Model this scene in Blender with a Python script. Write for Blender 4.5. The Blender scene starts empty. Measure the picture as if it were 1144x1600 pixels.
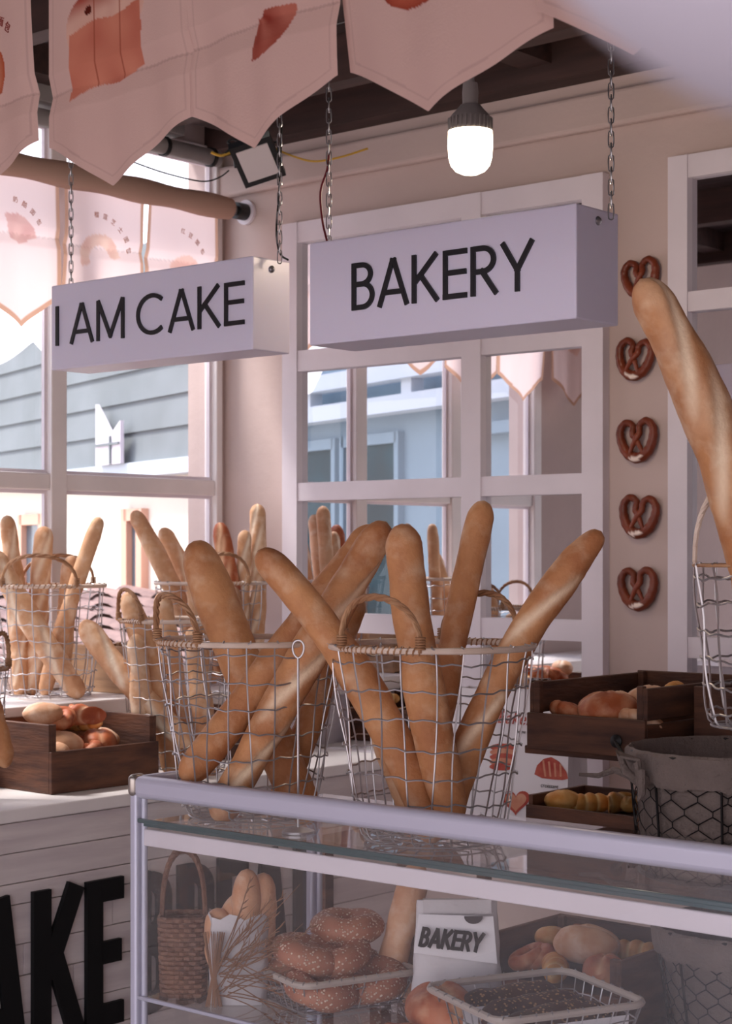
import bpy, math, random
from mathutils import Vector, noise
# ------------------------------------------------------------------ camera, world, lights
scene = bpy.context.scene
COL = scene.collection
FPX, HY = 2781.0, 864.0                      # focal length in pixels (1144x1600), horizon row
CAM = Vector((4.116, -4.108, 1.55))
YAW = math.radians(40.5)
FW = Vector((-math.sin(YAW), math.cos(YAW), 0)); RT = Vector((math.cos(YAW), math.sin(YAW), 0))

cd = bpy.data.cameras.new('camera'); cam = bpy.data.objects.new('camera', cd); COL.objects.link(cam)
cam.location = CAM; cam.rotation_euler = (math.pi/2, 0, YAW)
cd.sensor_fit = 'VERTICAL'; cd.sensor_height = 24; cd.lens = 24*FPX/1600
cd.shift_y = (HY-800)/1600
cd.dof.use_dof = True; cd.dof.focus_distance = 3.2; cd.dof.aperture_fstop = 7.0
cd.clip_start = 0.05
scene.camera = cam

def lin(h):
    h = h.lstrip('#'); c = [int(h[i:i+2], 16)/255 for i in (0, 2, 4)]
    return tuple(((v/12.92) if v <= .04045 else ((v+.055)/1.055)**2.4) for v in c)

w = bpy.data.worlds.new('daylight'); scene.world = w; w.use_nodes = True
nt = w.node_tree; nt.nodes.clear()
bg = nt.nodes.new('ShaderNodeBackground'); wo = nt.nodes.new('ShaderNodeOutputWorld')
tc = nt.nodes.new('ShaderNodeTexCoord'); sx = nt.nodes.new('ShaderNodeSeparateXYZ'); rp = nt.nodes.new('ShaderNodeValToRGB')
nt.links.new(tc.outputs['Generated'], sx.inputs[0]); nt.links.new(sx.outputs['Z'], rp.inputs[0])
rp.color_ramp.elements[0].position = 0.0; rp.color_ramp.elements[0].color = (1.0, .93, .95, 1)
rp.color_ramp.elements[1].position = 0.6; rp.color_ramp.elements[1].color = (.72, .78, 1.0, 1)
nt.links.new(rp.outputs[0], bg.inputs[0]); bg.inputs[1].default_value = 2.6
nt.links.new(bg.outputs[0], wo.inputs[0])

sd = bpy.data.lights.new('sun', 'SUN'); so = bpy.data.objects.new('sun', sd); COL.objects.link(so)
sd.energy = 7.0; sd.angle = math.radians(14); sd.color = (1.0, .93, .87)
so.rotation_euler = Vector((-.46, -.26, .85)).to_track_quat('Z', 'Y').to_euler()
vs = scene.view_settings
vs.view_transform = 'Standard'; vs.look = 'None'; vs.gamma = 1.0; vs.use_curve_mapping = False; vs.exposure = 0.12

# ------------------------------------------------------------------ helpers
def raydir(px): return FW + RT*((px-572)/FPX)
def at(px, py, d=None, x=None, y=None, z=None):
    r = raydir(px)
    if x is not None: d = (x-CAM.x)/r.x
    if y is not None: d = (y-CAM.y)/r.y
    if z is not None: d = (CAM.z-z)*FPX/(py-HY)
    p = CAM + r*d; p.z = CAM.z + (HY-py)/FPX*d
    return p
def V(*a): return Vector(a)

ORG = {}
def tag(o, label=None, cat=None, group=None, kind=None):
    if label: o['label'] = label
    if cat: o['category'] = cat
    if group: o['group'] = group
    if kind: o['kind'] = kind
    return o
def thing(name, loc, label=None, cat=None, group=None, kind=None):
    o = bpy.data.objects.new(name, None); COL.objects.link(o); o.location = loc; o.empty_display_size = .05
    ORG[o] = Vector(loc)
    return tag(o, label, cat, group, kind)

class MB:
    """collects geometry in world coordinates, links it as one mesh object"""
    def __init__(s): s.v = []; s.f = []; s.mi = []; s.m = 0; s.attr = {}; s.sm = True
    def add(s, vs, fs):
        n = len(s.v); s.v += [Vector(p) for p in vs]
        s.f += [tuple(i+n for i in f) for f in fs]; s.mi += [s.m]*len(fs)
        return n
    def box(s, a, b, rot=None, org=None):
        x0, y0, z0 = a; x1, y1, z1 = b
        vs = [V(x, y, z) for z in (z0, z1) for y in (y0, y1) for x in (x0, x1)]
        if rot is not None: vs = [org + rot @ (p-org) for p in vs]
        s.add(vs, [(0, 2, 3, 1), (4, 5, 7, 6), (0, 1, 5, 4), (2, 6, 7, 3), (0, 4, 6, 2), (1, 3, 7, 5)])
        return s
    def obox(s, c, ux, uy, uz):
        vs = [c + ux*i + uy*j + uz*k for k in (-1, 1) for j in (-1, 1) for i in (-1, 1)]
        fs = [(0, 2, 3, 1), (4, 5, 7, 6), (0, 1, 5, 4), (2, 6, 7, 3), (0, 4, 6, 2), (1, 3, 7, 5)]
        if ux.cross(uy).dot(uz) < 0: fs = [tuple(reversed(f)) for f in fs]
        s.add(vs, fs); return s
    def tube(s, pts, r, n=6, closed=False, caps=True):
        pts = [Vector(p) for p in pts]; m = len(pts)
        rr = r if isinstance(r, (list, tuple)) else [r]*m
        ts = []
        for i in range(m):
            a = pts[(i-1) % m] if (closed or i > 0) else pts[i]
            b = pts[(i+1) % m] if (closed or i < m-1) else pts[i]
            t = (b-a); ts.append(t.normalized() if t.length > 1e-9 else V(0, 0, 1))
        up = V(0, 0, 1) if abs(ts[0].z) < .9 else V(1, 0, 0)
        nn = (up - ts[0]*up.dot(ts[0])).normalized()
        vs = []
        for i in range(m):
            nn = (nn - ts[i]*nn.dot(ts[i]))
            nn = nn.normalized() if nn.length > 1e-9 else ts[i].orthogonal().normalized()
            bb = ts[i].cross(nn)
            for k in range(n):
                a = 2*math.pi*k/n
                vs.append(pts[i] + (nn*math.cos(a)+bb*math.sin(a))*rr[i])
        fs = []
        for i in range(m if closed else m-1):
            j = (i+1) % m
            for k in range(n):
                q = (k+1) % n
                fs.append((i*n+k, i*n+q, j*n+q, j*n+k))
        if caps and not closed:
            fs.append(tuple(range(n-1, -1, -1))); fs.append(tuple((m-1)*n+k for k in range(n)))
        s.add(vs, fs); return s
    def lathe(s, c, prof, n=32, ax=None):
        """prof: (r, h) along ax"""
        ax = (ax or V(0, 0, 1)).normalized(); u = ax.orthogonal().normalized(); w_ = ax.cross(u)
        vs = []
        for r, h in prof:
            for k in range(n):
                a = 2*math.pi*k/n; vs.append(c + ax*h + (u*math.cos(a)+w_*math.sin(a))*r)
        fs = []
        for i in range(len(prof)-1):
            for k in range(n):
                q = (k+1) % n; fs.append((i*n+k, i*n+q, (i+1)*n+q, (i+1)*n+k))
        if prof[0][0] > 1e-6: fs.append(tuple(range(n-1, -1, -1)))
        if prof[-1][0] > 1e-6: fs.append(tuple((len(prof)-1)*n+k for k in range(n)))
        s.add(vs, fs); return s
    def ribbon(s, pts, t, o, ux, uy, nz, ext=None, closed=False):
        s.rn = getattr(s, 'rn', 0)+1; o = o+nz.normalized()*(.00012*(s.rn % 7))
        """stroke of width t along 2-D points, in plane (o, ux, uy), extruded along nz"""
        P = [Vector((p[0], p[1])) for p in pts]; e = t/2 if ext is None else ext
        if not closed:
            P[0] = P[0] - (P[1]-P[0]).normalized()*e; P[-1] = P[-1] + (P[-1]-P[-2]).normalized()*e
        L = []; R = []; m = len(P)
        for i in range(m):
            d1 = (P[i]-P[i-1]).normalized() if (i > 0 or closed) else None
            d2 = (P[(i+1) % m]-P[i]).normalized() if (i < m-1 or closed) else None
            if d1 is None: d1 = d2
            if d2 is None: d2 = d1
            n1 = Vector((-d1.y, d1.x)); n2 = Vector((-d2.y, d2.x)); mm = (n1+n2)
            if mm.length < 1e-6: mm = n1
            mm.normalize(); k = (t/2)/max(.35, mm.dot(n1))
            L.append(P[i]+mm*k); R.append(P[i]-mm*k)
        W = lambda p: o + ux*p.x + uy*p.y
        vs = []
        for i in range(m): vs += [W(L[i]), W(R[i]), W(L[i])+nz, W(R[i])+nz]
        fs = []
        for i in range(m if closed else m-1):
            a = 4*i; b = 4*((i+1) % m)
            fs += [(a, b, b+1, a+1), (a+2, a+3, b+3, b+2), (a, a+2, b+2, b), (a+1, b+1, b+3, a+3)]
        if not closed: fs += [(0, 1, 3, 2), (4*m-4, 4*m-2, 4*m-1, 4*m-3)]
        s.add(vs, fs); return s
    def build(s, name, mat, parent=None, label=None, origin=None, smooth=None, angle=.7):
        mats = mat if isinstance(mat, (list, tuple)) else [mat]
        if parent is not None: o0 = ORG[parent]
        elif origin is not None: o0 = Vector(origin)
        else:
            n = max(1, len(s.v)); c = sum(s.v, Vector())/n; o0 = V(c.x, c.y, min(p.z for p in s.v))
        me = bpy.data.meshes.new(name); me.from_pydata([tuple(p-o0) for p in s.v], [], s.f)
        for m_ in mats: me.materials.append(m_)
        if len(mats) > 1: me.polygons.foreach_set('material_index', s.mi)
        for k, (dim, data) in s.attr.items():
            if dim == 1:
                a = me.attributes.new(k, 'FLOAT', 'POINT'); a.data.foreach_set('value', data)
            else:
                a = me.attributes.new(k, 'FLOAT_COLOR', 'POINT'); a.data.foreach_set('color', data)
        sm = s.sm if smooth is None else smooth
        me.update()
        if hasattr(s, 'rn'):
            import bmesh; bm = bmesh.new(); bm.from_mesh(me); bmesh.ops.recalc_face_normals(bm, faces=bm.faces); bm.to_mesh(me); bm.free()
        if sm:
            me.polygons.foreach_set('use_smooth', [True]*len(me.polygons)); me.set_sharp_from_angle(angle=angle)
        ob = bpy.data.objects.new(name, me); COL.objects.link(ob)
        if parent is not None: ob.parent = parent; ORG[ob] = ORG[parent].copy()
        else: ob.location = o0; ORG[ob] = o0
        if label: ob['label'] = label
        return ob

def bevel(o, wd, seg=2):
    m = o.modifiers.new('bevel', 'BEVEL'); m.width = wd; m.segments = seg; m.limit_method = 'ANGLE'; m.angle_limit = .6
    return o
def copy_tree(o, parent=None, loc=None):
    c = o.copy(); COL.objects.link(c)
    if parent is not None: c.parent = parent
    if loc is not None: c.location = loc
    for ch in [q for q in COL.objects if q.parent == o]: copy_tree(ch, c)
    return c

# ------------------------------------------------------------------ materials
def newmat(name):
    m = bpy.data.materials.new(name); m.use_nodes = True
    return m, m.node_tree, m.node_tree.nodes['Principled BSDF']
def mat(name, col, rough=.6, metal=0, var=.0, scale=6, bump=0, bscale=40, col2=None, stretch=None, sub=0, spec=.5, detail=4):
    m, nt, b = newmat(name)
    b.inputs['Roughness'].default_value = rough; b.inputs['Metallic'].default_value = metal
    b.inputs['Specular IOR Level'].default_value = spec
    c = lin(col)
    tcn = nt.nodes.new('ShaderNodeTexCoord'); mp = nt.nodes.new('ShaderNodeMapping')
    nt.links.new(tcn.outputs['Object'], mp.inputs[0])
    if stretch: mp.inputs['Scale'].default_value = stretch
    if col2 or var:
        n = nt.nodes.new('ShaderNodeTexNoise'); n.inputs['Scale'].default_value = scale; n.inputs['Detail'].default_value = detail
        nt.links.new(mp.outputs[0], n.inputs['Vector'])
        r = nt.nodes.new('ShaderNodeValToRGB'); r.color_ramp.elements[0].position = .35; r.color_ramp.elements[1].position = .68
        a = c if col2 else tuple(v*(1-var) for v in c); d = lin(col2) if col2 else tuple(min(1, v*(1+var)) for v in c)
        r.color_ramp.elements[0].color = (*a, 1); r.color_ramp.elements[1].color = (*d, 1)
        nt.links.new(n.outputs[0], r.inputs[0]); nt.links.new(r.outputs[0], b.inputs['Base Color'])
    else: b.inputs['Base Color'].default_value = (*c, 1)
    if bump:
        n = nt.nodes.new('ShaderNodeTexNoise'); n.inputs['Scale'].default_value = bscale; n.inputs['Detail'].default_value = 3
        nt.links.new(mp.outputs[0], n.inputs['Vector'])
        bp = nt.nodes.new('ShaderNodeBump'); bp.inputs['Strength'].default_value = bump; bp.inputs['Distance'].default_value = .01
        nt.links.new(n.outputs[0], bp.inputs['Height']); nt.links.new(bp.outputs[0], b.inputs['Normal'])
    if sub:
        b.inputs['Subsurface Weight'].default_value = sub; b.inputs['Subsurface Radius'].default_value = (.02, .012, .008); b.inputs['Subsurface Scale'].default_value = .5
    return m
def glassmat(name, tint=(1, 1, 1), base=.04, k=.8, rough=0.0, powr=4, haze=0.0, glosscol=(1, 1, 1)):
    m = bpy.data.materials.new(name); m.use_nodes = True; nt = m.node_tree; nt.nodes.clear()
    o = nt.nodes.new('ShaderNodeOutputMaterial'); mx = nt.nodes.new('ShaderNodeMixShader')
    tr = nt.nodes.new('ShaderNodeBsdfTransparent'); gl = nt.nodes.new('ShaderNodeBsdfGlossy')
    tr.inputs[0].default_value = (*tint, 1); gl.inputs['Roughness'].default_value = rough; gl.inputs[0].default_value = (*glosscol, 1)
    lw = nt.nodes.new('ShaderNodeLayerWeight'); lw.inputs['Blend'].default_value = .5
    p = nt.nodes.new('ShaderNodeMath'); p.operation = 'POWER'; p.inputs[1].default_value = powr
    ma = nt.nodes.new('ShaderNodeMath'); ma.operation = 'MULTIPLY_ADD'; ma.inputs[1].default_value = k; ma.inputs[2].default_value = base
    nt.links.new(lw.outputs['Facing'], p.inputs[0]); nt.links.new(p.outputs[0], ma.inputs[0])
    nt.links.new(ma.outputs[0], mx.inputs[0]); nt.links.new(tr.outputs[0], mx.inputs[1]); nt.links.new(gl.outputs[0], mx.inputs[2])
    if haze:
        df = nt.nodes.new('ShaderNodeBsdfDiffuse'); df.inputs[0].default_value = (.8, .8, .82, 1)
        n = nt.nodes.new('ShaderNodeTexNoise'); n.inputs['Scale'].default_value = 3.5; n.inputs['Detail'].default_value = 5
        mm = nt.nodes.new('ShaderNodeMath'); mm.operation = 'MULTIPLY'; mm.inputs[1].default_value = haze*2
        nt.links.new(n.outputs[0], mm.inputs[0])
        m2 = nt.nodes.new('ShaderNodeMixShader'); nt.links.new(mm.outputs[0], m2.inputs[0])
        nt.links.new(mx.outputs[0], m2.inputs[1]); nt.links.new(df.outputs[0], m2.inputs[2]); nt.links.new(m2.outputs[0], o.inputs[0])
    else: nt.links.new(mx.outputs[0], o.inputs[0])
    return m
def cloth(name, attr=True, col=(.8, .7, .68), trans=.5):
    m = bpy.data.materials.new(name); m.use_nodes = True; nt = m.node_tree; nt.nodes.clear()
    o = nt.nodes.new('ShaderNodeOutputMaterial'); mx = nt.nodes.new('ShaderNodeMixShader'); mx.inputs[0].default_value = trans
    d = nt.nodes.new('ShaderNodeBsdfDiffuse'); t = nt.nodes.new('ShaderNodeBsdfTranslucent')
    tcn = nt.nodes.new('ShaderNodeTexCoord'); n = nt.nodes.new('ShaderNodeTexNoise'); n.inputs['Scale'].default_value = 350
    nt.links.new(tcn.outputs['Object'], n.inputs['Vector'])
    bp = nt.nodes.new('ShaderNodeBump'); bp.inputs['Strength'].default_value = .25; bp.inputs['Distance'].default_value = .002
    nt.links.new(n.outputs[0], bp.inputs['Height']); nt.links.new(bp.outputs[0], d.inputs['Normal'])
    if attr:
        a = nt.nodes.new('ShaderNodeAttribute'); a.attribute_name = 'print'
        nt.links.new(a.outputs['Color'], d.inputs[0]); nt.links.new(a.outputs['Color'], t.inputs[0])
    else:
        d.inputs[0].default_value = (*col, 1); t.inputs[0].default_value = (*col, 1)
    nt.links.new(d.outputs[0], mx.inputs[1]); nt.links.new(t.outputs[0], mx.inputs[2]); nt.links.new(mx.outputs[0], o.inputs[0])
    return m
def crust(name, dark, mid, pale, seeds=None, rough=.55, flour=.5, bump=.35):
    m, nt, b = newmat(name); b.inputs['Roughness'].default_value = rough
    b.inputs['Specular IOR Level'].default_value = .35
    tcn = nt.nodes.new('ShaderNodeTexCoord')
    n1 = nt.nodes.new('ShaderNodeTexNoise'); n1.inputs['Scale'].default_value = 9; n1.inputs['Detail'].default_value = 6; n1.inputs['Roughness'].default_value = .6
    nt.links.new(tcn.outputs['Object'], n1.inputs['Vector'])
    r = nt.nodes.new('ShaderNodeValToRGB'); e = r.color_ramp.elements
    e[0].position = .34; e[0].color = (*lin(dark), 1); e[1].position = .66; e[1].color = (*lin(mid), 1)
    nt.links.new(n1.outputs[0], r.inputs[0])
    at_ = nt.nodes.new('ShaderNodeAttribute'); at_.attribute_name = 'pale'
    n2 = nt.nodes.new('ShaderNodeTexNoise'); n2.inputs['Scale'].default_value = 28; n2.inputs['Detail'].default_value = 6
    nt.links.new(tcn.outputs['Object'], n2.inputs['Vector'])
    mr = nt.nodes.new('ShaderNodeMapRange'); mr.inputs['From Min'].default_value = .5; mr.inputs['From Max'].default_value = .8; mr.inputs['To Max'].default_value = flour
    nt.links.new(n2.outputs[0], mr.inputs[0])
    ad = nt.nodes.new('ShaderNodeMath'); ad.operation = 'ADD'; ad.use_clamp = True
    nt.links.new(mr.outputs[0], ad.inputs[0]); nt.links.new(at_.outputs['Fac'], ad.inputs[1])
    mx = nt.nodes.new('ShaderNodeMix'); mx.data_type = 'RGBA'
    nt.links.new(ad.outputs[0], mx.inputs[0]); nt.links.new(r.outputs[0], mx.inputs[6]); mx.inputs[7].default_value = (*lin(pale), 1)
    out = mx.outputs[2]
    n3 = nt.nodes.new('ShaderNodeTexNoise'); n3.inputs['Scale'].default_value = 120; n3.inputs['Detail'].default_value = 3
    nt.links.new(tcn.outputs['Object'], n3.inputs['Vector'])
    bp = nt.nodes.new('ShaderNodeBump'); bp.inputs['Strength'].default_value = bump; bp.inputs['Distance'].default_value = .003
    h = n3.outputs[0]
    if seeds:
        vo = nt.nodes.new('ShaderNodeTexVoronoi'); vo.inputs['Scale'].default_value = 170
        nt.links.new(tcn.outputs['Object'], vo.inputs['Vector'])
        lt = nt.nodes.new('ShaderNodeMapRange'); lt.inputs['From Min'].default_value = .28; lt.inputs['From Max'].default_value = .42; lt.inputs['To Min'].default_value = 1; lt.inputs['To Max'].default_value = 0
        nt.links.new(vo.outputs['Distance'], lt.inputs[0])
        sc = nt.nodes.new('ShaderNodeSeparateColor'); nt.links.new(vo.outputs['Color'], sc.inputs[0])
        gt = nt.nodes.new('ShaderNodeMath'); gt.operation = 'GREATER_THAN'; gt.inputs[1].default_value = .35
        nt.links.new(sc.outputs[0], gt.inputs[0])
        ml = nt.nodes.new('ShaderNodeMath'); ml.operation = 'MULTIPLY'; nt.links.new(lt.outputs[0], ml.inputs[0]); nt.links.new(gt.outputs[0], ml.inputs[1])
        m3 = nt.nodes.new('ShaderNodeMix'); m3.data_type = 'RGBA'
        nt.links.new(ml.outputs[0], m3.inputs[0]); nt.links.new(out, m3.inputs[6]); m3.inputs[7].default_value = (*lin(seeds), 1)
        out = m3.outputs[2]; h = ml.outputs[0]; bp.inputs['Strength'].default_value = .7
    nt.links.new(h, bp.inputs['Height']); nt.links.new(bp.outputs[0], b.inputs['Normal'])
    nt.links.new(out, b.inputs['Base Color'])
    return m

M = dict(
    wall=mat('plaster_wall', '#c3aea8', .85, var=.05, scale=2.5, bump=.15, bscale=30),
    white=mat('white_paint', '#ddd3da', .5, var=.04, scale=5, bump=.05),
    winwhite=mat('window_paint', '#e6dedd', .5, var=.05, scale=5),
    plank=mat('whitewashed_plank', '#c9bcbd', .7, col2='#ddd2d0', scale=5, stretch=(3, .6, 6), bump=.12, bscale=25),
    gap=mat('plank_gap', '#4a4244', .9),
    top=mat('white_worktop', '#e8e0de', .45, var=.04),
    black=mat('black_letter', '#0b0b0d', .7, spec=.3),
    signmat=mat('sign_acrylic', '#d3cde0', .35, sub=.15),
    signink=mat('sign_lettering', '#0c0d16', .4),
    ceil=mat('dark_ceiling', '#2a1c1c', .7, col2='#3a2827', scale=3, stretch=(1, 8, 1)),
    beam=mat('dark_beam', '#33221f', .65, col2='#472f2b', scale=3, stretch=(1, 10, 10)),
    floor=mat('floor_tile', '#b5aaa8', .5, var=.1),
    mirror=None,
    alu=mat('aluminium', '#bab7c8', .38, metal=.2, bump=.03),
    alu_cap=mat('corner_cap', '#a79c95', .3, metal=.8),
    gedge=mat('glass_edge', '#1d4448', .12, spec=.8),
    wire=mat('galvanised_wire', '#b4aeb0', .38, metal=.85),
    wirew=mat('cream_wire', '#b9aaa1', .5),
    willow=mat('willow', '#b58a66', .6, col2='#8c5f40', scale=20, bump=.3, bscale=60),
    cane=mat('pale_cane_rim', '#dac6b8', .55, col2='#c4aa98', scale=14),
    wood=mat('dark_crate_wood', '#43271d', .65, col2='#6b432e', scale=7, stretch=(1, 1, 6), bump=.2, bscale=30),
    woodl=mat('worn_crate_wood', '#6a4229', .65, col2='#9a6a45', scale=7, stretch=(1, 1, 6), bump=.2, bscale=30),
    woodp=mat('pale_crate_wood', '#9a7658', .65, col2='#b8916c', scale=7, stretch=(1, 1, 6), bump=.2, bscale=30),
    chain=mat('steel_chain', '#a8a6a8', .3, metal=.9),
    dark=mat('black_plastic', '#121214', .45),
    redcable=mat('red_cable', '#6d1220', .5),
    yellow=mat('yellow_cable', '#c79a2c', .5),
    greyplastic=mat('grey_plastic', '#8c8482', .5),
    linen=mat('grey_linen', '#74655f', .9, var=.1, scale=20, bump=.5, bscale=150),
    iron=mat('black_wire', '#1c1718', .5, metal=.4),
    paper=mat('white_paper', '#e6e0e4', .7, var=.02),
    kraft=mat('wicker_dark', '#6c4a3c', .7, col2='#8b6450', scale=30, bump=.6, bscale=80),
    prred=mat('print_red', '#a3352c', .7, col2='#c2624e', scale=30),
    prdark=mat('print_dark_red', '#7d2019', .7),
    prpeach=mat('print_peach', '#d49a7e', .7, col2='#c57a60', scale=25),
    ink=mat('ink_grey', '#3b3438', .7),
    straw=mat('dry_straw', '#8a6248', .8),
    siding=mat('grey_siding', '#6c7274', .8, col2='#777d80', scale=3),
    cream=mat('cream_render', '#efe3d2', .9),
    peach=mat('peach_frame', '#d9a890', .7),
    dglass=mat('dark_window', '#53606a', .15, spec=.8),
    teal=mat('teal_window', '#0f262d', .4, col2='#1c3f49', scale=3, spec=.06),
    facade=mat('blue_grey_render', '#8195a3', .85, var=.04),
    whitebeam=mat('white_beam', '#c3ccd6', .6),
    tile=mat('roof_tile', '#6b5350', .8, col2='#93766f', scale=9),
    leaf=mat('leaf_green', '#6d9458', .6, col2='#93b377', scale=12),
    ground=mat('pale_ground', '#b9b2ab', .9),
    bluebld=mat('blue_cladding', '#7fa6b8', .5),
    bag=mat('crinkled_paper', '#cdc6c9', .6, bump=.6, bscale=25),
    lens=None, shade=mat('lamp_shade', '#aca6b2', .6),
)
def emit(name, col, s):
    m = bpy.data.materials.new(name); m.use_nodes = True; nt = m.node_tree; nt.nodes.clear()
    o = nt.nodes.new('ShaderNodeOutputMaterial'); e = nt.nodes.new('ShaderNodeEmission')
    e.inputs[0].default_value = (*col, 1); e.inputs[1].default_value = s; nt.links.new(e.outputs[0], o.inputs[0]); return m
M['bulb'] = emit('lit_bulb', (1, .86, .66), 9)
M['flood'] = mat('floodlight_lens', '#cfc4c4', .4)
mm_, nt_, b_ = newmat('mirror'); b_.inputs['Metallic'].default_value = 1; b_.inputs['Roughness'].default_value = .0; b_.inputs['Base Color'].default_value = (.80, .80, .82, 1)
M['mirror'] = mm_
M['wglass'] = glassmat('window_glass', (.96, .98, 1), .03, .6, haze=.006)
M['cglass'] = glassmat('case_glass', (.96, .97, .97), .08, .8, haze=.03)
M['deck'] = glassmat('deck_glass', (.90, .94, .94), .08, .8)
M['cloth'] = cloth('printed_cloth', True, trans=.35)
M['cloth_thin'] = cloth('thin_printed_cloth', True, trans=.6)
M['baguette_backlit'] = crust('backlit_baguette_crust', '#bd8760', '#deb28c', '#f4e0c8', flour=.6, rough=.65, bump=.4)  # lighter copy of the crust, window backlight put into its colour
M['baguette'] = crust('baguette_crust', '#a56942', '#cb9162', '#efd3b4', flour=.4, rough=.65, bump=.5)
M['bread_gold'] = crust('golden_crust', '#b5702f', '#dba056', '#f2d79c', flour=.3)
M['bread_red'] = crust('red_brown_crust', '#8f3f22', '#c0683c', '#ecc09a', flour=.5)
M['bread_pale'] = crust('pale_bun_crust', '#c48a66', '#dcae8c', '#f1dcc8', flour=.6)
M['pretzel'] = crust('pretzel_crust', '#5a2413', '#86402a', '#f0dcd0', flour=.0, rough=.35, bump=.15)
M['bagel'] = crust('sesame_crust', '#8f5340', '#b0735a', '#d6a585', seeds='#e6cbb6', flour=.2)
M['seeded'] = crust('dark_seeded_crust', '#2e140b', '#4a2414', '#8a5a3c', seeds='#b98f6a', flour=.0)
M['plastic'] = glassmat('plastic_wrap', (.97, .97, .98), .10, .6, rough=.2, powr=2, haze=.1)
# ------------------------------------------------------------------ room shell
def struct(name, mb, m, parent=None, smooth=False, **k):
    o = mb.build(name, m, parent, smooth=smooth, **k)
    if parent is None: o['kind'] = 'structure'
    return o
struct('floor', MB().box((-.15, -7.5, -.06), (6.5, .15, 0)), M['floor'])
b = MB().box((-.15, 0, 0), (6.5, .15, 2.95)); struct('wall_back', b, M['wall'])
WY0, WY1, WZ0, WZ1 = -1.80, -.018, 1.15, 2.86
struct('wall_right', MB().box((6.0, -5.2, 0), (6.15, .0, 2.95)), M['wall'])  # unseen side wall, added to cut the fill light behind the camera
struct('fill_stop', MB().box((-.0, -5.35, 2.6), (6.15, -5.2, 2.99)), M['beam'])  # unseen fascia over the open front, added to hold back sky light
b = MB()
b.box((-.15, -7.5, 0), (0, 0.0, WZ0)); b.box((-.15, WY1, WZ0), (0, 0, 2.95)); b.box((-.15, -7.5, WZ0), (0, WY0, 2.95)); b.box((-.15, WY0, WZ1), (0, WY1, 2.95))
struct('wall_left', b, M['wall'])
b = MB(); b.box((.0, -.035, 2.70), (6.5, -.001, 2.80)); o = struct('trim_1', b, M['wall']); bevel(o, .012, 3)
# ceiling: dark boards, joists along the room and cross beams
b = MB()
for i in range(30):
    y = -5.2 + i*.18; b.box((-.15, y, 2.97), (6.0, y+.172, 2.99))
struct('ceiling', b, M['ceil'])
struct('trim_2', MB().box((-.02, -.09, 2.84), (6.0, -.002, 2.965)), M['beam'])
for k, y in enumerate((-.42, -1.25, -2.1, -2.95, -3.8, -4.7)):
    struct('ceiling_joist', MB().box((0.0, y-.035, 2.84), (6.0, y+.035, 2.97)), M['beam'])
for k, x in enumerate((.16, 1.3, 2.5, 3.7, 4.9)):
    struct('ceiling_beam', MB().box((x-.05, -5.2, 2.885), (x+.05, -.09, 2.97)), M['beam'])

# window with three casements, two rows
wn = thing('window_1', (0.0, -.92, WZ0), kind='structure')
f = MB(); X0, X1 = -.045, .012
f.box((X0, WY0, WZ0), (X1, WY0+.05, WZ1)); f.box((X0, WY1-.028, WZ0), (X1, WY1, WZ1))
f.box((X0, WY0+.05, WZ1-.05), (X1, WY1-.028, WZ1)); f.box((X0, WY0+.05, WZ0), (X1, WY1-.028, WZ0+.045))
bevel(f.build('frame', M['winwhite'], wn, smooth=False), .004)
MUL = (-.695, -1.245)
for y in MUL: bevel(MB().box((X0+.005, y-.030, WZ0+.045), (X1-.003, y+.030, WZ1-.05)).build('mullion', M['winwhite'], wn, smooth=False), .004)
ys = [WY0+.05, MUL[1]-.03, MUL[1]+.03, MUL[0]-.03, MUL[0]+.03, WY1-.028]
for i in range(3):
    y0, y1 = ys[2*i], ys[2*i+1]
    bevel(MB().box((X0+.01, y0, 1.735), (X1-.008, y1, 1.785)).build('rail', M['winwhite'], wn, smooth=False), .004)
    for z0, z1 in ((WZ0+.045, 1.735), (1.785, WZ1-.05)):
        s = MB(); t = .010
        s.box((X0+.02, y0, z0), (-.012, y0+t, z1)); s.box((X0+.02, y1-t, z0), (-.012, y1, z1)); s.box((X0+.02, y0+t, z0), (-.012, y1-t, z0+t)); s.box((X0+.02, y0+t, z1-t), (-.012, y1-t, z1))
        s.build('sash', M['white'], wn, smooth=False)
        g = MB(); g.add([V(-.03, y0+t, z0+t), V(-.03, y1-t, z0+t), V(-.03, y1-t, z1-t), V(-.03, y0+t, z1-t)], [(0, 1, 2, 3)])
        g.build('pane', M['wglass'], wn, smooth=False)
# ledge under the window
struct('trim_3', MB().box((0.001, -2.6, 0), (.36, -.036, 1.10)), M['white'])
bevel(struct('window_sill', MB().box((0.001, -2.6, 1.10), (.385, -.036, 1.146)), M['top']), .006)

# mirrors in white window frames on the back wall
def mirror(xs, zs, label, shelf=None):
    t = thing('window_frame_mirror', ((xs[0]+xs[-1])/2, -.03, zs[-1]), label, 'mirror')
    Yf, Yb = -.034, -.001
    fr = MB()
    for i in range(0, len(xs), 2): fr.box((xs[i], Yf, zs[-1]), (xs[i+1], Yb, zs[0]))
    for k in range(1, len(xs)-1, 2):
        for i in range(0, len(zs), 2): fr.box((xs[k], Yf+.004, zs[i+1]), (xs[k+1], Yb, zs[i]))
    fr.build('frame', M['white'], t, smooth=False)
    for k in range(1, len(xs)-1, 2):
        for i in range(1, len(zs)-1, 2):
            p = MB(); y = -.008; x0, x1, z1, z0 = xs[k], xs[k+1], zs[i], zs[i+1]
            p.add([V(x0, y, z0), V(x1, y, z0), V(x1, y, z1), V(x0, y, z1)], [(0, 1, 2, 3)])
            p.build('mirror_pane', M['mirror'], t, smooth=False)
    return t
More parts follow.
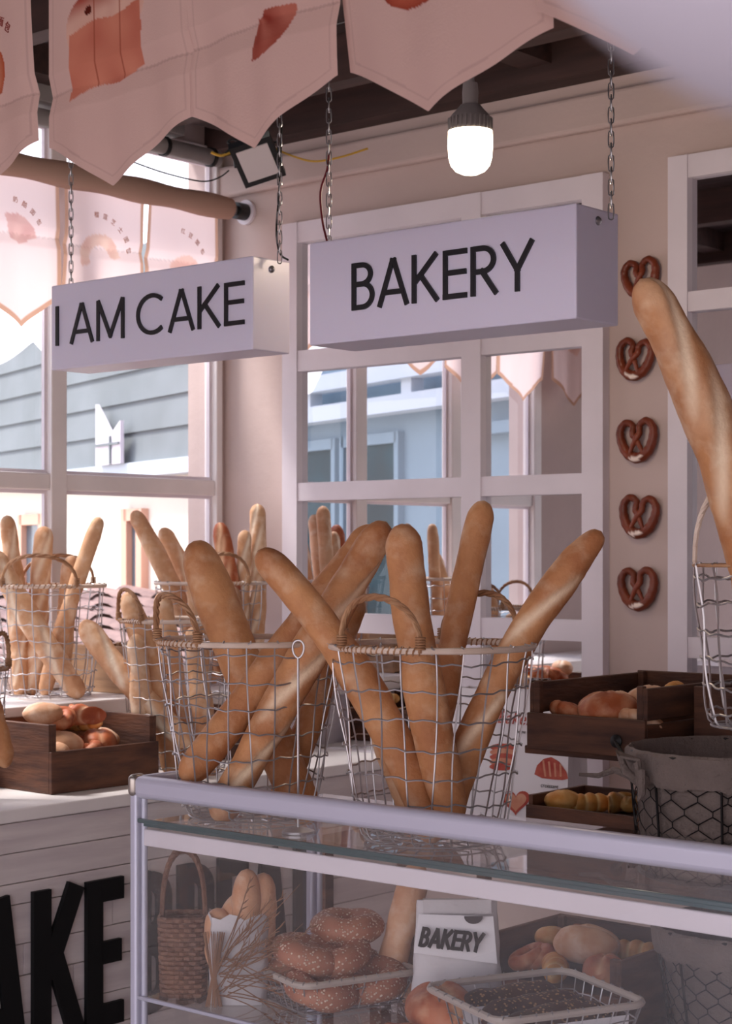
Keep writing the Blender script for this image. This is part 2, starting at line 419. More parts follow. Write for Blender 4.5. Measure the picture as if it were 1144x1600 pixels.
mirror([.29, .352, .997, 1.066, 1.41, 1.478], [2.58, 2.516, 2.18, 2.115, 1.768, 1.712, 1.366, 1.308, .95, .88],
       'large white window-frame mirror behind the hanging signs, reflecting the windows', )
mirror([1.68, 1.738, 2.45, 2.52, 3.1, 3.16], [2.59, 2.53, 2.232, 2.18, 1.86, 1.838, 1.331, 1.276, .95, .88],
       'white window-frame mirror at the right edge, right of the pretzel column')

# shiplap counter with black letters along the window wall
CX = .77
ct = thing('shiplap_counter', (.55, -1.4, 0), 'white plank counter with large black letters, standing under the window ledge', 'counter')
bevel(MB().box((.386, -2.9, .918), (CX+.012, -.036, .95)).build('worktop', M['top'], ct, smooth=False), .004)
MB().box((.386, -2.9, .0), (CX-.022, -.036, .917)).build('backing', M['gap'], ct, smooth=False)
rng = random.Random(4); pl = MB(); z = .915
hs = [.072, .042+.03, .05, .095, .075, .09, .08, .1, .09, .085, .1, .1]
for h in hs:
    z0 = max(.0, z-h); y = -2.9
    cuts = [-2.9] + sorted(rng.uniform(-2.6, -.3) for _ in range(3)) + [-.036]
    for a, c in zip(cuts, cuts[1:]):
        if c-a > .03: pl.box((CX-.02, a+.0012, z0+.0022), (CX+rng.uniform(-.002, .001), c-.0012, z))
    z = z0
    if z <= 0: break
bevel(pl.build('plank_front', M['plank'], ct, smooth=False), .0012, 1)
LZ0, LH = .385, .362
def blk(ch, y0, y1):
    b = MB(); w_ = y1-y0; t = min(.054, w_*.43); h = LH; th = .055
    O = V(CX+.002, y0, LZ0); ux = V(0, 1, 0); uy = V(0, 0, 1); nz = V(.012, 0, 0)
    R = lambda pts, tt, ext=0: b.ribbon(pts, tt, O, ux, uy, nz, ext=ext)
    if ch in 'EBRDK': R([(t/2, 0), (t/2, h)], t)
    if ch == 'E':
        for zc, wl in ((th/2, w_), (h/2, w_*.94), (h-th/2, w_)): R([(t*.9, zc), (wl, zc)], th)
    if ch == 'K':
        R([(w_-t/2, h), (t*.75, h*.42)], t*.95); R([(t*1.15, h*.58), (w_-t*.45, 0)], t*.95)
    if ch == 'A':
        R([(t*.5, 0), (w_/2-t*.06, h)], t); R([(w_-t*.5, 0), (w_/2+t*.06, h)], t); R([(t*.7, h*.22), (w_-t*.7, h*.22)], th*.85)
    def bowl(za, zb, wr):
        tt = t*.92; r = min(wr-t/2, .045); cx = wr-tt/2-r; pts = [(t*.5, zb-th/2)]
        za_ = za+th/2; zb_ = zb-th/2
        for k in range(7): a = math.pi/2*(1-k/6); pts.append((cx+r*math.cos(a), zb_-r+r*math.sin(a)))
        for k in range(7): a = -math.pi/2*k/6; pts.append((cx+r*math.cos(a), za_+r+r*math.sin(a)))
        pts.append((t*.5, za_)); R(pts, tt)
    if ch == 'B': bowl(h*.48, h, w_*.97); bowl(0, h*.55, w_)
    if ch == 'R': bowl(h*.45, h, w_); R([(w_*.45, h*.5), (w_-t/2, 0)], t)
    if ch == 'D': bowl(0, h, w_)
    b.build('letter', M['black'], ct, smooth=False)
for ch, a, c in (('C', 0, 0), ('A', -1.60, -1.436), ('K', -1.417, -1.257), ('E', -1.252, -1.133), ('B', -1.095, -.966), ('R', -.945, -.818), ('E', -.80, -.69), ('A', -.685, -.525), ('D', -.505, -.35)):
    if ch != 'C': blk(ch, a, c)

# ------------------------------------------------------------------ outside the window
G = thing
struct('ground', MB().box((-16, -16, -.25), (12, 12, -.07)), M['ground'])
# neighbour with grey lapped boards over sunlit cream walls
U = V(-.944, .327, 0).normalized(); N = V(-.327, -.944, 0).normalized(); P0 = V(-1.20, 1.395, 0)
nb = G('neighbouring_house', P0, 'sunlit cream house with grey lapped boarding, seen through the left window', 'building')
def W(s, z, n=0): p = P0+U*s+N*n; return V(p.x, p.y, z)
MBB = MB(); MBB.obox(W(3, 1.0, -.2), U*4.2, N*.15, V(0, 0, 1.0)); MBB.build('wall', M['cream'], nb, smooth=False)
sdg = MB(); z = 1.99; 
while z < 3.0:
    hgt = .155
    vs = [W(-1.2, z, .034), W(7.2, z, .034), W(7.2, z+hgt, .022), W(-1.2, z+hgt, .022), W(-1.2, z, .02), W(7.2, z, .02)]
    sdg.add(vs, [(0, 1, 2, 3), (0, 4, 5, 1)]); z += hgt-.004
sdg.build('lapped_boards', M['siding'], nb, smooth=False)
MB().obox(W(3, 1.955, .0), U*4.2, N*.06, V(0, 0, .035)).build('fascia', M['whitebeam'], nb, smooth=False)
for s0, s1 in ((1.31, 1.50), (2.70, 3.05)):
    fm = MB(); z0, z1 = 1.30, 1.74; c = (s0+s1)/2; hw = (s1-s0)/2
    for a in (-1, 1): fm.obox(W(c+a*hw, (z0+z1)/2, -.04), U*.035, N*.03, V(0, 0, (z1-z0)/2+.03))
    for zz in (z0, z1): fm.obox(W(c, zz, -.04), U*hw, N*.03, V(0, 0, .03))
    wf = fm.build('window', M['peach'], nb, smooth=False)
    MB().obox(W(c, (z0+z1)/2, -.048), U*hw, N*.006, V(0, 0, (z1-z0)/2)).build('pane', M['dglass'], wf, smooth=False)
# reflection in the window glass, modelled as a white plate on the boards
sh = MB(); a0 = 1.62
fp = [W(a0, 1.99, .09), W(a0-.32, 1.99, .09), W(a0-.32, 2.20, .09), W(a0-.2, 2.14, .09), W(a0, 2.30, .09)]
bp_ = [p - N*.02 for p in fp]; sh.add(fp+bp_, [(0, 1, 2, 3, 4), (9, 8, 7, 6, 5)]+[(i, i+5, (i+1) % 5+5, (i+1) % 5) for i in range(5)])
shp_ = sh.build('pane_reflection', M['white'], nb, smooth=False)
MB().obox(W(a0-.2, 2.06, .095), U*.008, N*.004, V(0, 0, .07)).obox(W(a0-.16, 2.09, .096), U*.155, N*.004, V(0, 0, .006)).build('reflection_bar', M['siding'], shp_, smooth=False)
# terracotta tile roof just outside
rf = G('tiled_lean_to_roof', (-1.4, -.2, .9), 'low lean-to roof of weathered clay tiles outside the left window', 'roof')
tb = MB()
rng = random.Random(2)
for i in range(14):
    y0 = -.62+i*.19
    for j in range(9):
        xa = -.42-j*.22; za = 1.0+j*.038
        pts = []
        for e in (0, 1):
            xx = xa-e*.26; zz = za+e*.04+(0.012 if e == 0 else 0)
            for k in range(7):
                a = math.pi*k/6; pts.append(V(xx+rng.uniform(-.004, .004), y0+.095-.08*math.cos(a), zz+.05*math.sin(a)))
        tb.add(pts, [(k, k+1, k+8, k+7) for k in range(6)])
tb.build('tiles', M['tile'], rf, smooth=False)

u_ = MB(); u_.box((-.62, -.66, .9), (-.42, 1.7, .98)); u_.box((-2.55, -.66, .7), (-2.35, 1.7, 1.31)); u_.build('rafter', M['beam'], rf, smooth=False)
u_ = MB(); u_.add([V(-.4, -.66, 1.0), V(-.4, 1.7, 1.0), V(-2.5, 1.7, 1.35), V(-2.5, -.66, 1.35), V(-.4, -.66, .97), V(-.4, 1.7, .97), V(-2.5, 1.7, 1.32), V(-2.5, -.66, 1.32)], [(0, 3, 2, 1), (4, 5, 6, 7), (0, 1, 5, 4), (2, 3, 7, 6), (1, 2, 6, 5), (0, 4, 7, 3)]); u_.build('roof_deck', M['tile'], rf, smooth=False)
# far pale blue cladding seen above the pennant rod
Bp = V(-5.5, 4.0, 0)
bb = G('corrugated_shed', Bp, 'pale blue corrugated building above the curtain rod, behind the neighbouring house', 'building')
c_ = at(290, 300, d=13); cc = MB()
for i in range(34):
    cc.obox(V(c_.x, c_.y, 2.0)+RT*(-.32+i*.03*.8+.2)+FW*(.02*(i % 2)), RT*.0125, FW*.02, V(0, 0, 2.15))
cc.build('cladding', M['bluebld'], bb, smooth=False)
# blue-grey house across the yard: seen only in the mirror
U2 = V(-.944, -.327, 0).normalized(); N2 = V(-.327, .944, 0).normalized(); Q0 = V(-.6, -2.9, 0)
fb = G('courtyard_house', Q0, 'blue-grey house with teal windows and white beams, reflected in the large mirror', 'building')
def Q(s, z, n=0): p = Q0+U2*s+N2*n; return V(p.x, p.y, z)
MB().obox(Q(2.6, 1.3, -.2), U2*2.9, N2*.2, V(0, 0, 1.42)).build('wall', M['facade'], fb, smooth=False)
for zz, n_ in ((2.345, .10), (2.51, .14)):
    MB().obox(Q(2.6, zz, n_), U2*2.9, N2*.06, V(0, 0, .045)).build('beam', M['whitebeam'], fb, smooth=False)
for s in (1.2, 2.3, 3.4): MB().obox(Q(s, 2.43, .12), U2*.05, N2*.04, V(0, 0, .04)).build('beam_post', M['whitebeam'], fb, smooth=False)
for s0, s1, z0, z1 in ((2.20, 3.3, .9, 2.18), (1.50, 2.10, .4, 2.18), (.22, .42, .7, 2.02), (3.7, 4.7, .9, 2.18), (.75, 1.0, .6, 1.72)):
    c = (s0+s1)/2; hw = (s1-s0)/2; fm = MB()
    for a in (-1, 1): fm.obox(Q(c+a*hw, (z0+z1)/2, .01), U2*.022, N2*.03, V(0, 0, (z1-z0)/2+.03))
    for q in (z0, z1): fm.obox(Q(c, q, .01), U2*hw, N2*.03, V(0, 0, .03))
    wf = fm.build('window', M['facade'], fb, smooth=False)
    MB().obox(Q(c, (z0+z1)/2, .0), U2*hw, N2*.012, V(0, 0, (z1-z0)/2)).build('pane', M['teal'], wf, smooth=False)
MB().obox(Q(.36, 2.17, .03), U2*.3, N2*.05, V(0, 0, .03)).build('window_hood', M['facade'], fb, smooth=False)
MB().obox(Q(2.6, 2.86, -.2), U2*2.9, N2*.2, V(0, 0, .14)).build('upper_wall', M['siding'], fb, smooth=False)
# leafy shrub in front of it
lv = MB(); rng = random.Random(9); c = Q(1.75, .95, .5)
for i in range(900):
    d = V(rng.gauss(0, 1), rng.gauss(0, 1), rng.gauss(0, 1)).normalized()*rng.uniform(.6, 1)
    p = c + V(d.x*.42, d.y*.3, d.z*.38); a = V(rng.gauss(0, 1), rng.gauss(0, 1), rng.gauss(0, .6)).normalized(); bq = a.cross(d).normalized()
    lv.add([p, p+a*.03+bq*.014, p+a*.065, p+a*.03-bq*.014], [(0, 1, 2, 3)])
sb = G('leafy_shrub', (c.x, c.y, 0), 'green leafy shrub below the teal windows, reflected in the large mirror', 'shrub')
lv.build('foliage', M['leaf'], sb, smooth=False)
st = MB()
for i in range(6):
    a = i*1.05; st.tube([V(c.x, c.y, -.07), V(c.x+.06*math.cos(a), c.y+.05*math.sin(a), .4), V(c.x+.25*math.cos(a), c.y+.18*math.sin(a), .9)], [.012, .01, .004], 5)
st.build('stem', M['wood'], sb)
# scalloped white awning outside
aw = MB(); n = 60
for i in range(n+1):
    s = i/n; p = V(-.55, -1.05+s*.85, 0); zz = 2.25-.10*abs(math.sin(s*math.pi*2.1+.8))
    aw.v += [V(p.x, p.y, 2.62)+V(.3, 0, 0), V(p.x, p.y, zz)]
aw.f = [(2*i, 2*i+2, 2*i+3, 2*i+1) for i in range(n)]; aw.mi = [0]*n
M['awn'] = cloth('awning_cloth', False, (.86, .86, .88), .5)
o = aw.build('scalloped_awning', M['awn'], smooth=True); tag(o, 'white scalloped awning outside, behind the left window pennants', 'awning')
# ------------------------------------------------------------------ hanging box signs
def C_arc(cx, cy, rx, ry, a0, a1, n=22): return [(cx+rx*math.cos(math.radians(a0+(a1-a0)*i/n)), cy+ry*math.sin(math.radians(a0+(a1-a0)*i/n))) for i in range(n+1)]
def letter_paths(ch):
    if ch == 'I': return .12, [[(.06, 0), (.06, 1)]]
    if ch == 'A': return .80, [[(.05, 0), (.38, 1)], [(.38, 1), (.42, 1)], [(.42, 1), (.75, 0)], [(.16, .27), (.64, .27)]]
    if ch == 'M': return .95, [[(.06, 0), (.06, 1)], [(.08, 1), (.475, .06)], [(.475, .06), (.87, 1)], [(.89, 1), (.89, 0)]]
    if ch == 'C': return .92, [C_arc(.5, .5, .46, .5, 48, 312)]
    if ch == 'K': return .70, [[(.06, 0), (.06, 1)], [(.60, 1), (.08, .42)], [(.22, .58), (.63, 0)]]
    if ch == 'E': return .60, [[(.06, 0), (.06, 1)], [(.06, 1), (.55, 1)], [(.06, .54), (.53, .54)], [(.06, 0), (.55, 0)]]
    if ch == 'B': return .62, [[(.06, 0), (.06, 1)], [(.06, 1)]+C_arc(.28, .775, .235, .225, 90, -90)+[(.06, .55)], [(.06, .55)]+C_arc(.29, .275, .27, .275, 90, -90)+[(.06, 0)]]
    if ch == 'R': return .66, [[(.06, 0), (.06, 1)], [(.06, 1)]+C_arc(.30, .74, .26, .26, 90, -90)+[(.06, .48)], [(.28, .48), (.60, 0)]]
    if ch == 'Y': return .74, [[(.04, 1), (.37, .42)], [(.70, 1), (.37, .42)], [(.37, .42), (.37, 0)]]
def sign(x0, x1, yf, dep, z0, z1, text, h, tx0, tx1, tz, label):
    t = thing('box_sign', ((x0+x1)/2, yf+dep/2, z0), label, 'sign')
    bd = MB().box((x0, yf, z0), (x1, yf+dep, z1)).build('sign_box', M['signmat'], t, smooth=False); bevel(bd, .003)
    tot = 0; W_ = []
    for ch in text:
        if ch == ' ': W_.append((.30, [])); tot += .30
        else: q = letter_paths(ch); W_.append(q); tot += q[0]+.10
    tot -= .10; sc = (tx1-tx0)/tot; x = tx0; b = MB(); tk = .0098
    for ch, (wd, paths) in zip(text, W_):
        for p in paths:
            b.ribbon([((a)*sc, tk/2+c*(h-tk)) for a, c in p], tk*(1.0), V(x, yf-.0045, tz), V(1, 0, 0), V(0, 0, 1), V(0, .004, 0), ext=tk/2 if len(p) == 2 else 0)
        x += (wd+(.10 if ch != ' ' else 0))*sc
    b.build('lettering', M['signink'], t, smooth=False)
    bo = MB()
    for xx in (x1,): bo.lathe(V(xx, yf+dep*.5, z1-.022), [(.008, -.002), (.008, .002), (.004, .006), (0, .007)], 12, V(1, 0, 0))
    bo.build('bolt', M['chain'], t)
    return t
S1 = sign(.786, 1.455, -1.366, .117, 1.986, 2.187, 'I AM CAKE', .094, at(88, 500, y=-1.366).x, at(383, 500, y=-1.366).x, 2.042, 'lavender box sign reading I AM CAKE, hanging left of the other')
S2 = sign(1.773, 2.396, -1.535, .135, 1.955, 2.155, 'BAKERY', .090, at(551, 500, y=-1.535).x, at(834, 400, y=-1.535).x, 2.013, 'lavender box sign reading BAKERY, hanging right of the other')
def chain(p, ztop, label, length=.021, swing=0):
    b = MB(); z = p.z; k = 0
    while z < ztop:
        pts = []; a = .0048; hl = length/2+.004
        ux = RT if k % 2 == 0 else FW
        for i in range(12):
            an = 2*math.pi*i/12; s = math.sin(an); pts.append(V(p.x, p.y, z+length/2+(hl-a)*(1 if s > 0.01 else (-1 if s < -.01 else 0))+a*s)+ux*(a*math.cos(an)))
        b.tube(pts, .0014, 5, closed=True); z += length; k += 1
    o = b.build('hanging_chain', M['chain'], origin=(p.x, p.y, p.z)); return tag(o, label, 'chain', 'chains holding the box signs')
chain(V(at(111, 440, y=-1.31).x, -1.31, 2.187), 2.86, 'steel chain holding the left end of the I AM CAKE sign')
chain(V(at(437, 410, y=-1.31).x, -1.31, 2.178), 2.86, 'steel chain at the right end of the I AM CAKE sign, dark cable beside')
chain(V(at(514, 375, y=-1.47).x, -1.47, 2.155), 2.86, 'steel chain holding the left end of the BAKERY sign')
chain(V(at(955, 345, y=-1.47).x, -1.47, 2.135), 2.86, 'steel chain holding the right end of the BAKERY sign')
def cable(pts, r, m, label, cat='cable'):
    # smooth catmull path
    P = [Vector(p) for p in pts]; out = []
    for i in range(len(P)-1):
        a = P[max(0, i-1)]; b_ = P[i]; c = P[i+1]; d = P[min(len(P)-1, i+2)]
        for k in range(8):
            t = k/8; out.append(.5*((2*b_)+(c-a)*t+(2*a-5*b_+4*c-d)*t*t+(3*b_-a-3*c+d)*t**3))
    out.append(P[-1]); o = MB().tube(out, r, 6).build('power_cable', m)
    return tag(o, label, cat)
def pz(px, py, y): return at(px, py, y=y)
cable([pz(441, 190, -1.3), pz(436, 300, -1.3), pz(432, 360, -1.3), pz(437, 395, -1.3), pz(450, 406, -1.31)], .0022, M['dark'], 'dark cable running down beside the right chain of the I AM CAKE sign')
cable([pz(515, 225, -1.47), pz(512, 262, -1.47), pz(501, 300, -1.47), pz(504, 345, -1.47), pz(511, 376, -1.49)], .0024, M['redcable'], 'dark red cable bowed beside the left chain of the BAKERY sign')

# ------------------------------------------------------------------ ceiling lamps
c = at(735, 200, d=3.9)
t = thing('pendant_bulb', (c.x, c.y, c.z), 'lit screw-in bulb in a grey socket, hanging above the BAKERY sign', 'lamp')
R0 = .0495
z0 = c.z-.008
MB().lathe(V(c.x, c.y, z0), [(0, -.094), (.018, -.093), (.033, -.086), (.043, -.074), (R0-.002, -.058), (R0, -.03), (R0-.001, 0), (0, 0)], 40).build('bulb', M['bulb'], t)
hs_ = MB(); pr = [(R0-.003, 0), (R0-.003, .02), (.042, .035), (.030, .048), (.022, .058), (0, .058)]
hs_.lathe(V(c.x, c.y, z0), pr, 40)
for k in range(28):
    a = 2*math.pi*k/28; d_ = V(math.cos(a), math.sin(a), 0); hs_.obox(V(c.x, c.y, z0+.014)+d_*(R0-.002), d_*.002, V(-d_.y, d_.x, 0)*.0016, V(0, 0, .014))
hs_.build('lamp_housing', M['greyplastic'], t)
MB().lathe(V(c.x, c.y, z0+.056), [(.017, 0), (.018, .03), (.016, .05), (.009, .052), (.009, .07), (0, .07)], 24).build('socket', M['greyplastic'], t)
MB().tube([V(c.x, c.y, z0+.12), V(c.x, c.y, 2.965)], .004, 8).build('cord', M['dark'], t)
ld = bpy.data.lights.new('bulb_light', 'POINT'); lo = bpy.data.objects.new('bulb_light', ld); COL.objects.link(lo)
ld.energy = 6; ld.color = (1, .8, .58); ld.shadow_soft_size = .05; lo.location = (c.x, c.y, z0-.16)
# floodlight
c = at(402, 250, d=5.1); t = thing('floodlight', (c.x, c.y, c.z), 'small square black floodlight under the ceiling in the corner', 'lamp')
ex = (RT*.93-FW*.12+V(0, 0, .28)).normalized(); nn = (V(0, 0, -.75)-FW*.6+RT*.1); nn = (nn-ex*nn.dot(ex)).normalized(); ey = nn.cross(ex)
MB().obox(c, ex*.062, ey*.075, nn*.012).build('housing', M['dark'], t, smooth=False)
MB().obox(c+nn*.0135, ex*.047, ey*.056, nn*.0015).build('lens', M['flood'], t, smooth=False)
MB().tube([c-ex*.066, c-ex*.066-nn*.05, c-nn*.06, c+ex*.066-nn*.05, c+ex*.066], .004, 6).tube([c-nn*.06, V(c.x-.02, c.y+.02, 2.97)], .005, 6).build('bracket', M['dark'], t)
yb = lambda px, py: at(px, py, d=5.15)
cable([yb(330, 238), yb(345, 243), yb(362, 238), yb(372, 236)], .004, M['yellow'], 'short yellow cable left of the floodlight')
cable([yb(430, 232), yb(455, 243), yb(490, 252), yb(530, 246), yb(575, 232)], .003, M['yellow'], 'yellow cable along the wall top right of the floodlight')
cable([yb(200, 250), yb(250, 268), yb(300, 281), yb(325, 283), yb(345, 276), yb(358, 266)], .0022, M['dark'], 'thin dark wire sagging across the top of the left window')
cable([yb(352, 240), yb(362, 228), yb(356, 222), yb(366, 218), yb(385, 232), yb(395, 240)], .0035, M['dark'], 'black coiled cable behind the floodlight')
# grey conduit above the window
p0 = V(.09, -2.6, 2.80); p1 = V(.09, -.12, 2.80)
t = thing('conduit_pipe', (.09, -1.3, 2.76), 'grey ribbed pipe running above the left window to the corner', 'pipe')
MB().tube([p0, p1], .026, 14).build('pipe', M['greyplastic'], t)
for y in (-.35, -.75, -1.3, -1.9, -.15): MB().tube([V(.09, y-.006, 2.80), V(.09, y+.006, 2.80)], .031, 14).build('collar', M['dark'], t)
bevel(tag(MB().box((.01, -2.6, 2.835), (.13, -.30, 2.885)).build('cable_trunking', M['greyplastic'], smooth=False), 'square grey trunking box above the ribbed pipe over the window', 'trunking'), .003)

# ------------------------------------------------------------------ printed pennants
def sm(a, b, x):
    t = max(0, min(1, (x-a)/(b-a))); return t*t*(3-2*t)
BASE = lin('#cfaca4'); BASE2 = lin('#f3dcd8'); TAN = lin('#c39a84')
def mixc(a, b, t): return tuple(a[i]*(1-t)+b[i]*t for i in range(3))
def nz_(x, z, s, k=0): return noise.noise(V(x*s+k, z*s, k*3.1))
def art_toast(x, z):   # x,z in metres from the print's centre
    sx, sz = x/1.22, z/1.12-.002-.12*x
    body = abs(sx) < .062+.004*nz_(x, z, 40) and -.075 < sz+.004*math.sin(x*60) < .01
    top = ((sx+.030)/.038)**2+((sz-.012)/.042)**2 < 1+.1*nz_(x, z, 30) or ((sx-.034)/.040)**2+((sz-.030)/.052)**2 < 1+.1*nz_(x, z, 30)
    if not (body or top): return None
    c = mixc(lin('#b06050'), lin('#cf8770'), .5+.5*nz_(x, z, 22)); 
    if top and not body:
        e = min(1, max(0, (sz-.01)/.05)); c = mixc(lin('#cfa394'), lin('#94382c'), sm(.15, .9, e)+.15*nz_(x, z, 35))
    if abs(sx+.02) < .0015 or abs(sx-.028) < .0015: c = lin('#96503f')
    if math.hypot(sx+.03, sz-.03) < .006: c = lin('#55201a')
    return c
def art_arc(r0, r1, a0, a1, cols):
    def f(x, z):
        r = math.hypot(x, z*1.1); a = math.degrees(math.atan2(z, x)) % 360
        if a0 <= a <= a1 and r0+.004*nz_(x, z, 40) < r < r1+.005*nz_(x, z, 30, 4):
            return mixc(lin(cols[0]), lin(cols[1]), min(1, max(0, .5+.8*nz_(x, z, 26)+.3*math.sin(a*.12))))
        return None
    return f
def art_blob(rx, rz, cols, rot=0):
    cr, sr = math.cos(rot), math.sin(rot)
    def f(x, z):
        u, v = x*cr+z*sr, -x*sr+z*cr
        q = (u/rx)**2+(v/rz)**2
        if q < 1+.25*nz_(x, z, 25): return mixc(lin(cols[0]), lin(cols[1]), min(1, max(0, q*.9+.3*nz_(x, z, 30))))
        return None
    return f
def pennant(cL, cT, cR, ztop, mat_, label, group, arts=(), base=BASE, hem=None, hemw=.012, nu=70, nv=90, seed=0, ax='x', crease=None, texts=(), bow=.03, fade=1.0):
    """cL, cT, cR: (u, z) of left corner, tip, right corner; plane given by ax"""
    fix = cL[2]; rng = random.Random(seed); ph = rng.uniform(0, 6)
    uc = (cL[0]+cR[0])/2; hw = abs(cR[0]-cL[0])/2
    b = MB(); cols = []
    def zb(u):
        if u < cT[0]: t = max(0, (u-cL[0])/(cT[0]-cL[0])); return cL[1]+(cT[1]-cL[1])*(t**1.12)
        t = max(0, (cR[0]-u)/(cR[0]-cT[0])); return cR[1]+(cT[1]-cR[1])*(t**1.12)
    def surf(u, z):
        k = (u-uc)/hw; dn = (ztop-z)/(ztop-cT[1])
        off = bow*(k*k-.4)*dn*.6 + .010*dn*math.sin(3.2*k+ph)+.004*math.sin(9*k+ph*2+z*6)*dn + .018*dn*dn*math.sin(ph*1.7)
        if crease is not None: off += .008*max(0, 1-abs(z-crease(k))/.03)
        return V(u, fix+off, z) if ax == 'x' else V(fix-off, u, z)
    zmin = cT[1]
    for i in range(nu+1):
        u = cL[0]+(cR[0]-cL[0])*i/nu; zl = zb(u)
        for j in range(nv+1):
            z = ztop+(zl-ztop)*j/nv; uu = u + (0.006*math.sin(z*9+ph))*((u-uc)/hw)
            b.v.append(surf(uu, z)); c = mixc(base, tuple(v*.93 for v in base), .5+.5*nz_(u, z, 5, seed))
            if hem:
                dist = min(abs(u-cL[0]), abs(cR[0]-u), (z-zl)*.85)
                if dist < hemw: c = hem
            else:
                dist = min(abs(u-cL[0]), abs(cR[0]-u), (z-zl)*.85)
                if abs(dist-.012) < .0012: c = tuple(v*.86 for v in c)
            if crease is not None and abs(z-crease((u-uc)/hw)) < .0018: c = tuple(v*.8 for v in c)
            for (ou, oz, f_) in arts:
                r = f_((u-ou), z-oz)
                if r: c = mixc(c, r, fade)
            cols += [*c, 1]
    for i in range(nu):
        for j in range(nv):
            a = i*(nv+1)+j; b.f.append((a, a+1, a+nv+2, a+nv+1))
    b.mi = [0]*len(b.f); b.attr['print'] = (4, cols)
    o = b.build('pennant', mat_, origin=(surf(uc, ztop))); tag(o, label, 'pennant', group)
    for (s_, u, z, size, rot, m_) in texts:
        nrm = -1
        cu = bpy.data.curves.new('characters', 'FONT'); cu.body = s_; cu.size = size; cu.extrude = .0004; cu.align_x = 'CENTER'
        to = bpy.data.objects.new('tmp', cu); COL.objects.link(to); bpy.context.view_layer.update()
        me = bpy.data.meshes.new_from_object(to.evaluated_get(bpy.context.evaluated_depsgraph_get())); bpy.data.objects.remove(to)
        me.materials.clear(); me.materials.append(m_); cr, sr = math.cos(rot), math.sin(rot)
        for v in me.vertices:
            x, y = v.co.x*cr-v.co.y*sr, v.co.x*sr+v.co.y*cr
            p = surf(u+x, z+y); p = p + (V(0, -.0012+v.co.z, 0) if ax == 'x' else V(.0012-v.co.z, 0, 0)); v.co = p-ORG[o]
        ch = bpy.data.objects.new('printed_characters', me); COL.objects.link(ch); ch.parent = o
    return o
Yp = -2.38; ZT = 2.50
pen = [  # left corner, tip, right corner (x,z)
 ((1.690, 2.17), (1.80, 2.10), (1.972, 2.178)),
 ((2.000, 2.165), (2.133, 2.090), (2.306, 2.163)),
 ((2.300, 2.163), (2.451, 2.093), (2.589, 2.172)),
 ((2.580, 2.180), (2.737, 2.099), (2.912, 2.176)),
 ((2.905, 2.190), (3.038, 2.113), (3.205, 2.180))]
gp = 'front row of printed cloth pennants'
cr = lambda z: (lambda k: z+.006*k)
a_t = at(158, 40, y=Yp); a3 = at(405, 20, y=Yp); a0 = at(-10, 112, y=Yp); a4 = at(645, -28, y=Yp)
specs = [
 ([(a0.x, a0.z, art_blob(.022, .035, ('#b8785f', '#a84f35')))], [('包', at(10, 45, y=Yp).x, at(10, 48, y=Yp).z, .016, -.6, M['prdark']), ('面', at(3, 40, y=Yp).x-.006, at(3, 38, y=Yp).z, .016, -.4, M['prdark'])], 'pink cloth pennant cut by the left edge, an orange round print on it', 2.245),
 ([(a_t.x, a_t.z, art_toast)], [], 'pink cloth pennant printed with a red-brown toast loaf', 2.247),
 ([(a3.x, a3.z, art_arc(.010, .070, 262, 385, ('#b4695a', '#8a3a30')))], [], 'pink cloth pennant with a dark red curved print, right of the toast one', 2.262),
 ([(a4.x, a4.z, art_blob(.055, .032, ('#b8604a', '#8e3a2c')))], [], 'wide pink cloth pennant hanging above the lit bulb, red print at its top edge', None),
 ([], [], 'plain pink cloth pennant at the right end, above the right chain', None)]
for i, ((l, t_, r), (arts, txt, lab, cz)) in enumerate(zip(pen, specs)):
    pennant((l[0], l[1], Yp+.004*(i % 2)), t_, r, ZT, M['cloth'], lab, gp, arts, seed=i+3, nu=130, nv=170, crease=cr(cz) if cz else None, texts=txt, bow=.03)
tag(MB().tube([V(1.4, Yp+.012, ZT), V(3.4, Yp+.012, ZT)], .011, 10).build('pennant_rod', M['wood']), 'wooden rod carrying the front row of pennants, above the frame', 'rod')
for xx in (1.5, 3.3): tag(MB().tube([V(xx, Yp+.012, ZT+.005), V(xx, Yp+.012, 2.965)], .002, 6).build('rod_cord', M['dark']), 'thin cord holding the %s end of the pennant rod' % ('left' if xx < 2 else 'right'), 'cord')
# back row on a wrapped rod along the window
RX = .105; RZ = 2.645
rd = thing('pennant_rod', (RX, -1.2, RZ), 'brown cloth-wrapped rod with a black end socket along the window', 'rod')
MB().tube([V(RX, -2.5, RZ), V(RX, -.03, RZ)], .016, 14).build('rod', M['chain'], rd)
sl = MB(); n = 60; pts = [V(RX, -2.5+(2.5-.085)*i/n, RZ) for i in range(n+1)]; sl.tube(pts, [.036+.003*math.sin(i*.9) for i in range(n+1)], 16)
M['tancloth'] = cloth('tan_cloth', False, lin('#c9a796'), .25); sl.build('cloth_sleeve', M['tancloth'], rd)
MB().tube([V(RX, -.055, RZ), V(RX, -.003, RZ)], .027, 18).build('end_socket', M['dark'], rd)
MB().tube([V(RX, -.012, RZ), V(RX, -.001, RZ)], .040, 20).build('flange', M['white'], rd)
gb = 'back row of hemmed pennants along the window'
bs = [-.100, -.415, -.745, -1.075, -1.405, -1.735, -2.065]
artb = [art_blob(.075, .055, ('#d98e75', '#e8b29a')), art_arc(.045, .085, 10, 200, ('#dba084', '#e9c0a4')), art_arc(.02, .10, 20, 110, ('#c4776c', '#d79a8c')), art_blob(.06, .06, ('#d68f78', '#e7b19a')), art_blob(.07, .045, ('#d68f78', '#e7b19a'), .5), art_blob(.06, .07, ('#c9846e', '#e7b19a'))]
